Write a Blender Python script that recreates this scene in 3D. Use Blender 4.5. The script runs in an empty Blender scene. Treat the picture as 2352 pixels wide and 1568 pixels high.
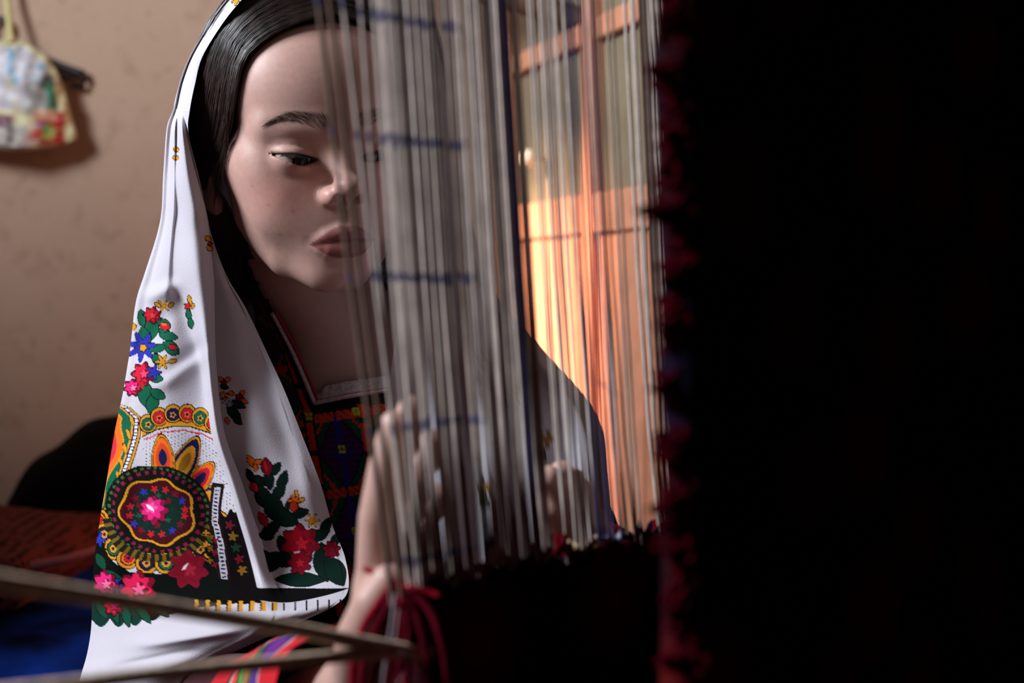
import bpy, math, random
import numpy as np
from mathutils import Vector, Matrix

random.seed(7)
RNG = np.random.default_rng(11)
scene = bpy.context.scene
COL = scene.collection

# ------------------------------------------------------------------ camera, world, light
CAM_Z = 0.62
LENS_PX = 3267.0                      # focal length for a 2352 px wide frame
PITCH = math.radians(2.2)
cam_d = bpy.data.cameras.new('camera')
cam_d.sensor_width = 36.0
cam_d.lens = LENS_PX / 2352.0 * 36.0
cam_d.clip_start = 0.02
cam_d.dof.use_dof = True
cam_d.dof.focus_distance = 0.945
cam_d.dof.aperture_fstop = 5.0
cam = bpy.data.objects.new('camera', cam_d)
cam.location = (0, 0, CAM_Z)
cam.rotation_euler = (math.radians(90) - PITCH, 0, 0)
COL.objects.link(cam)
scene.camera = cam

world = bpy.data.worlds.new('sky')
scene.world = world
world.use_nodes = True
world.node_tree.nodes['Background'].inputs[0].default_value = (0.55, 0.66, 0.85, 1)
world.node_tree.nodes['Background'].inputs[1].default_value = 0.35

def area_light(name, loc, target, sx, sy, power, colour):
    d = bpy.data.lights.new(name, 'AREA'); d.shape = 'RECTANGLE'; d.size = sx; d.size_y = sy
    d.energy = power; d.color = colour
    o = bpy.data.objects.new(name, d); o.location = loc
    o.rotation_euler = (Vector(target) - Vector(loc)).to_track_quat('-Z', 'Y').to_euler()
    COL.objects.link(o); return o

# daylight entering the side window (the window opening is in wall_left)
area_light('window_daylight', (-1.36, 0.45, 1.50), (0.0, 1.0, 0.85), 0.66, 0.66, 53.0, (0.86, 0.92, 1.0))
# spot standing in for low warm sun on the door leaf, through an added opening
sp = bpy.data.lights.new('low_sun_spot', 'SPOT'); sp.energy = 2300; sp.color = (1.0, 0.64, 0.46)
sp.spot_size = math.radians(22); sp.spot_blend = 0.35; sp.shadow_soft_size = 0.04
so = bpy.data.objects.new('low_sun_spot', sp); so.location = (-2.3, 1.12, 1.96)
so.rotation_euler = (Vector((0.09, 1.66, 0.50)) - Vector((-2.3, 1.12, 1.96))).to_track_quat('-Z', 'Y').to_euler()
COL.objects.link(so)

vs = scene.view_settings
vs.view_transform = 'Standard'; vs.look = 'None'; vs.exposure = -0.1; vs.gamma = 1.0
vs.use_curve_mapping = False
scene.cycles.use_denoising = True
scene.cycles.max_bounces = 6
scene.cycles.diffuse_bounces = 2

# ------------------------------------------------------------------ helpers
def S(c):                                              # sRGB 0-255 -> linear
    return tuple(((v/255.0)/12.92 if v/255.0 <= 0.04045 else ((v/255.0+0.055)/1.055)**2.4) for v in c)

_cp, _sp = math.cos(PITCH), math.sin(PITCH)
def at(px, py, Y):                                     # a point seen at (px, py), Y metres away
    a = (px-1176.0)/LENS_PX; b = (784.0-py)/LENS_PX
    dy, dz = _cp + b*_sp, -_sp + b*_cp
    k = Y/dy
    return np.array([a*k, Y, dz*k + CAM_Z])

def link(o, parent=None):
    COL.objects.link(o)
    if parent is not None: o.parent = parent
    return o

def mesh_obj(name, verts, faces, mat, parent=None, smooth=True, col=None):
    me = bpy.data.meshes.new(name)
    verts = np.asarray(verts, dtype=np.float32)
    if isinstance(faces, np.ndarray):
        nf, k = faces.shape
        me.vertices.add(len(verts)); me.vertices.foreach_set('co', verts.ravel())
        me.loops.add(nf*k); me.loops.foreach_set('vertex_index', faces.astype(np.int32).ravel())
        me.polygons.add(nf); me.polygons.foreach_set('loop_start', np.arange(0, nf*k, k, dtype=np.int32))
        me.update(calc_edges=True)
    else:
        me.from_pydata([tuple(map(float, v)) for v in verts], [], faces)
        me.update()
    if smooth:
        me.polygons.foreach_set('use_smooth', np.ones(len(me.polygons), dtype=bool))
    if col is not None:
        ca = me.color_attributes.new('Col', 'FLOAT_COLOR', 'POINT')
        c4 = np.ones((len(verts), 4), dtype=np.float32); c4[:, :3] = col
        ca.data.foreach_set('color', c4.ravel())
    if mat: me.materials.append(mat)
    me.validate()
    o = bpy.data.objects.new(name, me)
    return link(o, parent)

def tag(o, label=None, cat=None, group=None, kind=None):
    if label: o['label'] = label
    if cat: o['category'] = cat
    if group: o['group'] = group
    if kind: o['kind'] = kind
    return o

def empty(name, loc=(0, 0, 0)):
    o = bpy.data.objects.new(name, None); o.empty_display_size = 0.05
    o.location = loc
    return link(o)

def under(o, parent):                                  # parent and keep the world placing
    o.parent = parent
    o.matrix_parent_inverse = Matrix.Translation(parent.location).inverted()
    return o

class MB:
    def __init__(s): s.v = []; s.f = []
    def add(s, v, f):
        n = len(s.v); s.v += [tuple(p) for p in v]; s.f += [tuple(i+n for i in q) for q in f]; return s
    def box(s, c, d, rot=None):
        c = Vector(c); h = Vector(d)/2
        vs_ = [Vector((x*h.x, y*h.y, z*h.z)) for x in (-1, 1) for y in (-1, 1) for z in (-1, 1)]
        if rot is not None: vs_ = [rot @ v for v in vs_]
        return s.add([c+v for v in vs_], [(0,1,3,2),(4,6,7,5),(0,4,5,1),(2,3,7,6),(0,2,6,4),(1,5,7,3)])
    def tube(s, pts, rad, n=6, cap=True):
        pts = [Vector(p) for p in pts]; m = len(pts)
        if not hasattr(rad, '__len__'): rad = [rad]*m
        up = Vector((0.31, 0.17, 0.93)).normalized(); vv = []
        for i, p in enumerate(pts):
            t = (pts[min(i+1, m-1)] - pts[max(i-1, 0)]).normalized()
            a = t.cross(up)
            if a.length < 1e-3: a = t.cross(Vector((1, 0, 0)))
            a.normalize(); b = t.cross(a)
            for k in range(n):
                w = 2*math.pi*k/n
                vv.append(p + (a*math.cos(w) + b*math.sin(w))*rad[i])
        ff = [(i*n+k, i*n+(k+1) % n, (i+1)*n+(k+1) % n, (i+1)*n+k) for i in range(m-1) for k in range(n)]
        if cap: ff += [tuple(range(n-1, -1, -1)), tuple((m-1)*n+k for k in range(n))]
        return s.add(vv, ff)
    def build(s, name, mat, parent=None, smooth=False, bevel=0.0):
        o = mesh_obj(name, s.v, s.f, mat, parent, smooth)
        if bevel:
            b = o.modifiers.new('bevel', 'BEVEL'); b.width = bevel; b.segments = 2
        return o

def catmull(C, t, axis=0):                             # C: control array, t: params in [0, n-1]
    C = np.moveaxis(np.asarray(C, float), axis, 0); n = len(C)
    t = np.asarray(t, float); i = np.clip(np.floor(t).astype(int), 0, n-2); f = (t-i)
    p0 = C[np.maximum(i-1, 0)]; p1 = C[i]; p2 = C[i+1]; p3 = C[np.minimum(i+2, n-1)]
    f = f.reshape((-1,)+(1,)*(C.ndim-1))
    r = 0.5*((2*p1) + (p2-p0)*f + (2*p0-5*p1+4*p2-p3)*f**2 + (-p0+3*p1-3*p2+p3)*f**3)
    return np.moveaxis(r, 0, axis)

def grid_faces(nr, nc):
    i = np.arange(nr-1)[:, None]*nc + np.arange(nc-1)[None, :]
    return np.stack([i, i+1, i+nc+1, i+nc], -1).reshape(-1, 4)

def tubes_np(paths, rads, n=3):                        # many strands: paths (S, K, 3), rads (S, K)
    paths = np.asarray(paths); S_, K, _ = paths.shape
    t = np.gradient(paths, axis=1); t /= np.linalg.norm(t, axis=2, keepdims=True)+1e-9
    up = np.array([0.31, 0.87, 0.37]); a = np.cross(t, up); a /= np.linalg.norm(a, axis=2, keepdims=True)+1e-9
    b = np.cross(t, a)
    w = 2*np.pi*np.arange(n)/n
    V = paths[:, :, None, :] + (a[:, :, None, :]*np.cos(w)[None, None, :, None] + b[:, :, None, :]*np.sin(w)[None, None, :, None])*rads[:, :, None, None]
    V = V.reshape(-1, 3)
    base = (np.arange(S_)*K*n)[:, None, None] + (np.arange(K-1)*n)[None, :, None]
    k = np.arange(n)[None, None, :]; k2 = (k+1) % n
    Fq = np.stack([base+k, base+k2, base+n+k2, base+n+k], -1).reshape(-1, 4)
    return V, Fq

# ------------------------------------------------------------------ materials
def nodes_of(name):
    m = bpy.data.materials.new(name); m.use_nodes = True
    nt = m.node_tree; return m, nt, nt.nodes['Principled BSDF']

def mat(name, colour, rough=0.8, noise=0.0, scale=30.0, bump=0.0, bump_scale=200.0, spec=0.3, col2=None, sheen=0.0, detail=6):
    m, nt, b = nodes_of(name); N = nt.nodes.new; L = nt.links.new
    b.inputs['Roughness'].default_value = rough
    b.inputs['Specular IOR Level'].default_value = spec
    if sheen: b.inputs['Sheen Weight'].default_value = sheen
    c = S(colour); b.inputs['Base Color'].default_value = (*c, 1)
    tc = N('ShaderNodeTexCoord')
    if noise or col2:
        nz = N('ShaderNodeTexNoise'); nz.inputs['Scale'].default_value = scale; nz.inputs['Detail'].default_value = detail
        L(tc.outputs['Object'], nz.inputs['Vector'])
        r = N('ShaderNodeValToRGB'); r.color_ramp.elements[0].position = 0.35; r.color_ramp.elements[1].position = 0.65
        c2 = S(col2) if col2 else tuple(v*(1-noise) for v in c)
        r.color_ramp.elements[0].color = (*c2, 1); r.color_ramp.elements[1].color = (*c, 1)
        L(nz.outputs['Fac'], r.inputs['Fac']); L(r.outputs['Color'], b.inputs['Base Color'])
    if bump:
        nb = N('ShaderNodeTexNoise'); nb.inputs['Scale'].default_value = bump_scale; nb.inputs['Detail'].default_value = 4
        L(tc.outputs['Object'], nb.inputs['Vector'])
        bp = N('ShaderNodeBump'); bp.inputs['Strength'].default_value = bump; bp.inputs['Distance'].default_value = 0.002
        L(nb.outputs['Fac'], bp.inputs['Height']); L(bp.outputs['Normal'], b.inputs['Normal'])
    return m

def attr_mat(name, rough=0.85, spec=0.2, weave=0.0, weave_scale=900.0, sheen=0.0, sss=0.0, mottling=0.0):
    m, nt, b = nodes_of(name); N = nt.nodes.new; L = nt.links.new
    a = N('ShaderNodeAttribute'); a.attribute_name = 'Col'
    b.inputs['Roughness'].default_value = rough; b.inputs['Specular IOR Level'].default_value = spec
    if sheen: b.inputs['Sheen Weight'].default_value = sheen
    src = a.outputs['Color']
    tc = N('ShaderNodeTexCoord')
    if mottling:
        nz = N('ShaderNodeTexNoise'); nz.inputs['Scale'].default_value = 260; nz.inputs['Detail'].default_value = 5
        L(tc.outputs['Object'], nz.inputs['Vector'])
        mx = N('ShaderNodeMix'); mx.data_type = 'RGBA'; mx.blend_type = 'MULTIPLY'
        mr = N('ShaderNodeMapRange'); mr.inputs['From Min'].default_value = 0.3; mr.inputs['From Max'].default_value = 0.7
        mr.inputs['To Min'].default_value = 1-mottling; mr.inputs['To Max'].default_value = 1.0
        L(nz.outputs['Fac'], mr.inputs['Value'])
        mx.inputs['Factor'].default_value = 1.0
        L(src, mx.inputs['A']); L(mr.outputs['Result'], mx.inputs['B']); src = mx.outputs['Result']
    L(src, b.inputs['Base Color'])
    if sss:
        b.inputs['Subsurface Weight'].default_value = sss
        b.inputs['Subsurface Radius'].default_value = (1.0, 0.36, 0.2)
        b.inputs['Subsurface Scale'].default_value = 0.004
    if weave:
        nb = N('ShaderNodeTexNoise'); nb.inputs['Scale'].default_value = weave_scale; nb.inputs['Detail'].default_value = 2
        L(tc.outputs['Object'], nb.inputs['Vector'])
        bp = N('ShaderNodeBump'); bp.inputs['Strength'].default_value = weave; bp.inputs['Distance'].default_value = 0.0006
        L(nb.outputs['Fac'], bp.inputs['Height']); L(bp.outputs['Normal'], b.inputs['Normal'])
    return m

def plaster():
    m, nt, b = nodes_of('plaster'); N = nt.nodes.new; L = nt.links.new
    b.inputs['Roughness'].default_value = 0.92; b.inputs['Specular IOR Level'].default_value = 0.15
    tc = N('ShaderNodeTexCoord')
    def noise(scale, detail, rough=0.55, dist=0.0):
        n = N('ShaderNodeTexNoise'); n.inputs['Scale'].default_value = scale; n.inputs['Detail'].default_value = detail
        n.inputs['Roughness'].default_value = rough; n.inputs['Distortion'].default_value = dist
        L(tc.outputs['Object'], n.inputs['Vector']); return n
    def ramp(src, p0, c0, p1, c1):
        r = N('ShaderNodeValToRGB'); r.color_ramp.elements[0].position = p0; r.color_ramp.elements[1].position = p1
        r.color_ramp.elements[0].color = (*c0, 1); r.color_ramp.elements[1].color = (*c1, 1)
        L(src, r.inputs['Fac']); return r.outputs['Color']
    def mult(a, bb):
        mx = N('ShaderNodeMix'); mx.data_type = 'RGBA'; mx.blend_type = 'MULTIPLY'; mx.inputs['Factor'].default_value = 1
        L(a, mx.inputs['A']); L(bb, mx.inputs['B']); return mx.outputs['Result']
    base = ramp(noise(3.0, 5).outputs['Fac'], 0.3, S((176, 147, 126)), 0.7, S((189, 161, 141)))
    blot = ramp(noise(22, 6, 0.65, 0.4).outputs['Fac'], 0.30, (0.80, 0.77, 0.74), 0.46, (1, 1, 1))
    spot = ramp(noise(75, 3, 0.5, 0.8).outputs['Fac'], 0.27, (0.66, 0.60, 0.56), 0.34, (1, 1, 1))
    L(mult(mult(base, blot), spot), b.inputs['Base Color'])
    bp = N('ShaderNodeBump'); bp.inputs['Strength'].default_value = 0.35; bp.inputs['Distance'].default_value = 0.004
    L(noise(55, 6, 0.6).outputs['Fac'], bp.inputs['Height']); L(bp.outputs['Normal'], b.inputs['Normal'])
    return m

M = dict(
    plaster=plaster(),
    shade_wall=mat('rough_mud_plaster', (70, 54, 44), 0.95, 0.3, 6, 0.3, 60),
    floor=mat('packed_floor_kilim', (60, 34, 30), 0.95, 0.4, 25, 0.3, 120),
    ceiling=mat('dark_ceiling', (58, 46, 38), 0.95, 0.25, 8),  # unseen ceiling, toned dark to hold down fill light
    loom_wood=mat('loom_wood', (92, 62, 40), 0.7, 0.35, 40, 0.2, 150),
    door_wood=mat('orange_door_paint', (232, 158, 122), 0.55, 0.18, 30, 0.12, 120, 0.4),
    door_glass=mat('dusty_glass', (150, 138, 112), 0.25, 0.25, 14, 0.0, 1, 0.5),
    pale_knob=mat('bright_knob', (235, 225, 205), 0.25, 0.0, 1, 0, 1, 0.6),
    frame=mat('window_paint', (120, 104, 88), 0.6, 0.2, 30),
    skin=attr_mat('skin', 0.44, 0.42, 0.12, 1400, 0.0, 0.12, 0.10),
    hair=mat('dark_brown_hair', (66, 50, 46), 0.36, 0.5, 160, 0, 1, 0.6),
    lash=mat('lash', (14, 10, 9), 0.6),
    eye=attr_mat('eye', 0.18, 0.22),
    cotton=attr_mat('printed_cotton', 0.95, 0.05, 0.35, 1300, 0.0),
    embroidery=attr_mat('embroidery', 0.85, 0.15, 0.6, 900, 0.1),
    dress=mat('dark_dress_cloth', (46, 18, 30), 0.9, 0.35, 60, 0.3, 700, 0.15),
    dress_red=mat('red_dress_cloth', (150, 22, 30), 0.9, 0.2, 60, 0.3, 700, 0.15),
    trim=mat('pale_pink_braid', (196, 164, 166), 0.9, 0.3, 500, 0.5, 900, 0.1),
    trim_red=mat('red_braid', (150, 24, 34), 0.9),
    lace=mat('cream_lace', (190, 172, 168), 0.9, 0.35, 420, 0.5, 700, 0.1),
    carpet_red=mat('carpet_red', (104, 8, 26), 1.0, 0.35, 70, 0.6, 500, 0.05),
    yarn_red=mat('red_wool_yarn', (150, 14, 40), 1.0, 0.35, 200, 0.5, 800, 0.05),
    yarn_edge=mat('maroon_selvage_yarn', (74, 5, 18), 1.0, 0.4, 120, 0.5, 800, 0.02),
    yarn_dark=mat('dark_red_wool_yarn', (88, 8, 24), 1.0, 0.35, 200, 0.5, 800, 0.05),
    cord=mat('tan_cord', (240, 210, 184), 0.95, 0.35, 260, 0.6, 700, 0.1),
    white_thread=mat('white_thread', (150, 142, 150), 0.9),
    velvet=mat('blue_velvet', (14, 58, 160), 0.9, 0.0, 13, 0.2, 300, 0.05, (5, 14, 44), 0.0),
    dark_cloth=mat('black_cloth', (16, 12, 12), 0.95, 0.3, 30, 0.2, 300, 0.1),
    piping=mat('pink_piping', (150, 84, 84), 0.9),
    hanger=mat('black_plastic', (22, 18, 18), 0.45, 0, 1, 0, 1, 0.4),
)

def brick_dot_material():
    m, nt, b = nodes_of('brown_dotted_cloth'); N = nt.nodes.new; L = nt.links.new
    b.inputs['Roughness'].default_value = 0.95; b.inputs['Specular IOR Level'].default_value = 0.1
    tc = N('ShaderNodeTexCoord'); mp = N('ShaderNodeMapping'); mp.inputs['Scale'].default_value = (105, 105, 105)
    mp.inputs['Rotation'].default_value = (0, 0.5, 0)
    L(tc.outputs['Object'], mp.inputs['Vector'])
    vo = N('ShaderNodeTexVoronoi'); vo.inputs['Scale'].default_value = 1.0; vo.inputs['Randomness'].default_value = 0.25
    L(mp.outputs['Vector'], vo.inputs['Vector'])
    r = N('ShaderNodeValToRGB'); r.color_ramp.elements[0].position = 0.34; r.color_ramp.elements[1].position = 0.46
    r.color_ramp.elements[0].color = (*S((28, 12, 12)), 1); r.color_ramp.elements[1].color = (*S((96, 46, 40)), 1)
    L(vo.outputs['Distance'], r.inputs['Fac']); L(r.outputs['Color'], b.inputs['Base Color'])
    return m
M['dotted'] = brick_dot_material()

def carpet_material():
    m, nt, b = nodes_of('knotted_carpet'); N = nt.nodes.new; L = nt.links.new
    b.inputs['Roughness'].default_value = 1.0; b.inputs['Specular IOR Level'].default_value = 0.03
    tc = N('ShaderNodeTexCoord')
    vo = N('ShaderNodeTexVoronoi'); vo.inputs['Scale'].default_value = 16
    L(tc.outputs['Object'], vo.inputs['Vector'])
    r = N('ShaderNodeValToRGB'); cr = r.color_ramp; cr.interpolation = 'LINEAR'
    cr.elements[0].position = 0.0; cr.elements[0].color = (*S((112, 28, 22)), 1)
    cr.elements[1].position = 0.9; cr.elements[1].color = (*S((24, 16, 34)), 1)
    e = cr.elements.new(0.35); e.color = (*S((70, 14, 19)), 1)
    e = cr.elements.new(0.55); e.color = (*S((34, 14, 20)), 1)
    L(vo.outputs['Distance'], r.inputs['Fac']); L(r.outputs['Color'], b.inputs['Base Color'])
    nz = N('ShaderNodeTexNoise'); nz.inputs['Scale'].default_value = 380
    L(tc.outputs['Object'], nz.inputs['Vector'])
    bp = N('ShaderNodeBump'); bp.inputs['Strength'].default_value = 0.8; bp.inputs['Distance'].default_value = 0.003
    L(nz.outputs['Fac'], bp.inputs['Height']); L(bp.outputs['Normal'], b.inputs['Normal'])
    return m
M['carpet'] = carpet_material()

MARK_Z = [CAM_Z+0.1139+0.0605*k for k in (3, 2, 1)] + [CAM_Z+z for z in (0.1139, 0.0625, 0.0040, -0.0600, -0.1180)]
def thread_material(name, colour, marked):
    m, nt, b = nodes_of(name); N = nt.nodes.new; L = nt.links.new
    b.inputs['Roughness'].default_value = 0.9; b.inputs['Specular IOR Level'].default_value = 0.15
    tc = N('ShaderNodeTexCoord'); nz = N('ShaderNodeTexNoise'); nz.inputs['Scale'].default_value = 90
    L(tc.outputs['Object'], nz.inputs['Vector'])
    r = N('ShaderNodeValToRGB'); c = S(colour)
    r.color_ramp.elements[0].position = 0.3; r.color_ramp.elements[0].color = (*[v*0.72 for v in c], 1)
    r.color_ramp.elements[1].position = 0.7; r.color_ramp.elements[1].color = (*c, 1)
    L(nz.outputs['Fac'], r.inputs['Fac']); src = r.outputs['Color']
    if marked:                                          # dye marks tied across the warp at even heights
        sx = N('ShaderNodeSeparateXYZ'); L(tc.outputs['Object'], sx.inputs['Vector'])
        n2 = N('ShaderNodeTexNoise'); n2.inputs['Scale'].default_value = 260; L(tc.outputs['Object'], n2.inputs['Vector'])
        ad = N('ShaderNodeMath'); ad.operation = 'MULTIPLY_ADD'; ad.inputs[1].default_value = 0.010
        L(n2.outputs['Fac'], ad.inputs[0]); L(sx.outputs['Z'], ad.inputs[2])
        total = None
        for z in MARK_Z:
            cm = N('ShaderNodeMath'); cm.operation = 'COMPARE'; cm.inputs[1].default_value = z+0.005; cm.inputs[2].default_value = 0.0020
            L(ad.outputs[0], cm.inputs[0])
            if total is None: total = cm.outputs[0]
            else:
                s_ = N('ShaderNodeMath'); s_.operation = 'MAXIMUM'; L(total, s_.inputs[0]); L(cm.outputs[0], s_.inputs[1]); total = s_.outputs[0]
        mx = N('ShaderNodeMix'); mx.data_type = 'RGBA'; mx.inputs['B'].default_value = (*S((66, 68, 106)), 1)
        fm = N('ShaderNodeMath'); fm.operation = 'MULTIPLY'; fm.inputs[1].default_value = 0.8; L(total, fm.inputs[0]); L(fm.outputs[0], mx.inputs['Factor']); L(src, mx.inputs['A']); src = mx.outputs['Result']
    L(src, b.inputs['Base Color'])
    return m
THREADS = [thread_material('grey_cotton_thread', (204, 186, 176), False), thread_material('pale_cotton_thread', (222, 206, 196), False),
           thread_material('brown_thread', (116, 92, 80), False), thread_material('navy_thread', (58, 58, 100), False),
           thread_material('grey_cotton_thread_with_blue_marks', (204, 186, 176), True), thread_material('pale_cotton_thread_with_blue_marks', (222, 206, 196), True),
           thread_material('brown_thread_with_blue_marks', (124, 100, 88), True)]

# ------------------------------------------------------------------ the room
XL, XR, YB, YF, ZT = -1.38, 1.60, -1.30, 2.00, 2.45
def struct(o, label=None):
    o['kind'] = 'structure'
    if label: o['label'] = label
    return o
struct(MB().box(((XL+XR)/2, (YB+YF)/2, -0.05), (XR-XL+0.4, YF-YB+0.4, 0.1)).build('floor', M['floor']), 'dark reddish floor under the loom')
struct(MB().box(((XL+XR)/2, (YB+YF)/2, ZT+0.05), (XR-XL+0.4, YF-YB+0.4, 0.1)).build('ceiling', M['ceiling']), 'plaster ceiling toned dark to cut bounce light')
struct(MB().box(((XL+XR)/2, YF+0.1, ZT/2), (XR-XL+0.4, 0.2, ZT)).build('wall_back', M['plaster']), 'stained beige plaster wall behind the girl')
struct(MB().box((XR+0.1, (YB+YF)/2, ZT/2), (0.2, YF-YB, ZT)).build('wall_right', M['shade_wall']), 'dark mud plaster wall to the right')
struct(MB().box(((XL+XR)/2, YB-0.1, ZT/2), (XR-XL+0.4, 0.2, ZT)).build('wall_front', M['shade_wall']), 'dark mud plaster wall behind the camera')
W1 = (0.07, 0.83, 1.12, 1.88)          # window openings in the left wall: y0, y1, z0, z1
W2 = (1.25, 1.42, 1.31, 1.57)  # opening added and sized so the spot reaches only the door leaf
wl = MB()
ys = [YB, W1[0], W1[1], W2[0], W2[1], YF]
for a, b_ in ((0, 1), (2, 3), (4, 5)):
    wl.box((XL-0.05, (ys[a]+ys[b_])/2, ZT/2), (0.1, ys[b_]-ys[a], ZT))
for w in (W1, W2):
    wl.box((XL-0.05, (w[0]+w[1])/2, w[2]/2), (0.1, w[1]-w[0], w[2]))
    wl.box((XL-0.05, (w[0]+w[1])/2, (w[3]+ZT)/2), (0.1, w[1]-w[0], ZT-w[3]))
struct(wl.build('wall_left', M['plaster']), 'beige plaster wall with a window opening and an added light opening')
for i, w in enumerate((W1, W2)):  # the second frame edges the added opening
    e = MB(); t = 0.035
    for y in (w[0]+t/2, w[1]-t/2): e.box((XL-0.07, y, (w[2]+w[3])/2), (0.05, t, w[3]-w[2]))
    for z in (w[2]+t/2, w[3]-t/2): e.box((XL-0.07, (w[0]+w[1])/2, z), (0.05, w[1]-w[0]-2*t, t))
    struct(e.build('window_%d' % (i+1), M['frame']), 'painted wooden window frame in the side wall')

# ------------------------------------------------------------------ orange door leaf standing open behind the warp
def door():
    p0 = at(1163, 660, 1.93); p1 = at(1480, 660, 1.50)
    p0 = Vector((p0[0], p0[1], 0)); p1 = Vector((p1[0], p1[1], 0))
    d = (p1-p0).normalized(); n = Vector((d.y, -d.x, 0))
    if n.y > 0: n = -n
    rot = Matrix((d, n, Vector((0, 0, 1)))).transposed()
    root = empty('door_leaf', p0)
    tag(root, 'orange painted door leaf with dusty panes standing open behind the warp threads', 'door')
    def bx(name, s0, s1, z0, z1, dep, m, out=0.0):
        c = p0 + d*((s0+s1)/2) + n*out + Vector((0, 0, (z0+z1)/2))
        o = MB().box(c, (s1-s0, dep, z1-z0), rot).build(name, m, None, False, 0.003)
        return under(o, root)
    W_ = 0.66
    bx('stile', 0, 0.055, 0.02, 1.85, 0.035, M['door_wood']); bx('stile', W_-0.06, W_, 0.02, 1.85, 0.035, M['door_wood'])
    bx('stile', 0.315, 0.345, 0.02, 1.85, 0.035, M['door_wood'])
    zr = CAM_Z+0.105
    for z0, z1 in ((0.02, 0.12), (zr-0.045, zr), (CAM_Z+0.275, CAM_Z+0.30), (1.20, 1.23), (1.77, 1.85)):
        bx('rail', 0.055, 0.315, z0, z1, 0.030, M['door_wood']); bx('rail', 0.345, W_-0.06, z0, z1, 0.030, M['door_wood'])
    for a, b_ in ((0.055, 0.315), (0.345, W_-0.06)):
        nb = 4; w = (b_-a)/nb
        for k in range(nb): bx('board', a+k*w+0.001, a+(k+1)*w-0.001, 0.12, zr-0.045, 0.014, M['door_wood'], 0.002*(k % 2))
        for z0, z1 in ((zr, CAM_Z+0.275), (CAM_Z+0.30, 1.20), (1.23, 1.77)):
            bx('pane', a, b_, z0, z1, 0.006, M['door_glass'])
    h = p0 + d*0.17 + n*0.03 + Vector((0, 0, CAM_Z+0.158))  # pale knob added mid-pane for a bright spot on the glass
    k = MB(); k.tube([h-n*0.028, h-n*0.012, h-n*0.006, h+n*0.004, h+n*0.009], [0.004, 0.004, 0.011, 0.011, 0.005], 12)
    under(k.build('bright_spot_knob', M['pale_knob'], None, True), root)
door()
pole = MB(); a, b_ = at(1120, -22, 1.72), at(1385, 62, 1.66)
dv = (b_-a); t0 = (1.983-a[1])/dv[1]; t1 = (XR-0.016-a[0])/dv[0]
pole.tube([a+dv*t0, a, b_, a+dv*t1*0.5, a+dv*t1], [0.016, 0.017, 0.016, 0.016, 0.015], 8)
tag(pole.build('wooden_pole', M['loom_wood'], None, True), 'dark wooden pole slanting above the orange door', 'pole')

# ------------------------------------------------------------------ signed distance modelling (person)
def smin(a, b, k):
    h = np.clip(0.5+0.5*(b-a)/k, 0, 1); return b*(1-h)+a*h-k*h*(1-h)
def smax(a, b, k): return -smin(-a, -b, k)
def ell(P, c, r):
    q = P-np.asarray(c, np.float32); r = np.asarray(r, np.float32)
    k0 = np.linalg.norm(q/r, axis=1); k1 = np.linalg.norm(q/(r*r), axis=1)+1e-9
    return k0*(k0-1)/k1
def cap(P, a, b, ra, rb=None):
    a = np.asarray(a, np.float32); b = np.asarray(b, np.float32); rb = ra if rb is None else rb
    ab = b-a; t = np.clip(((P-a)@ab)/(ab@ab), 0, 1)
    return np.linalg.norm(P-a-t[:, None]*ab, axis=1)-(ra+(rb-ra)*t)
def chain(P, pts, rs, k=None):
    d = None
    for i in range(len(pts)-1):
        e = cap(P, pts[i], pts[i+1], rs[i], rs[i+1]); d = e if d is None else np.minimum(d, e) if not k else smin(d, e, k)
    return d

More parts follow.
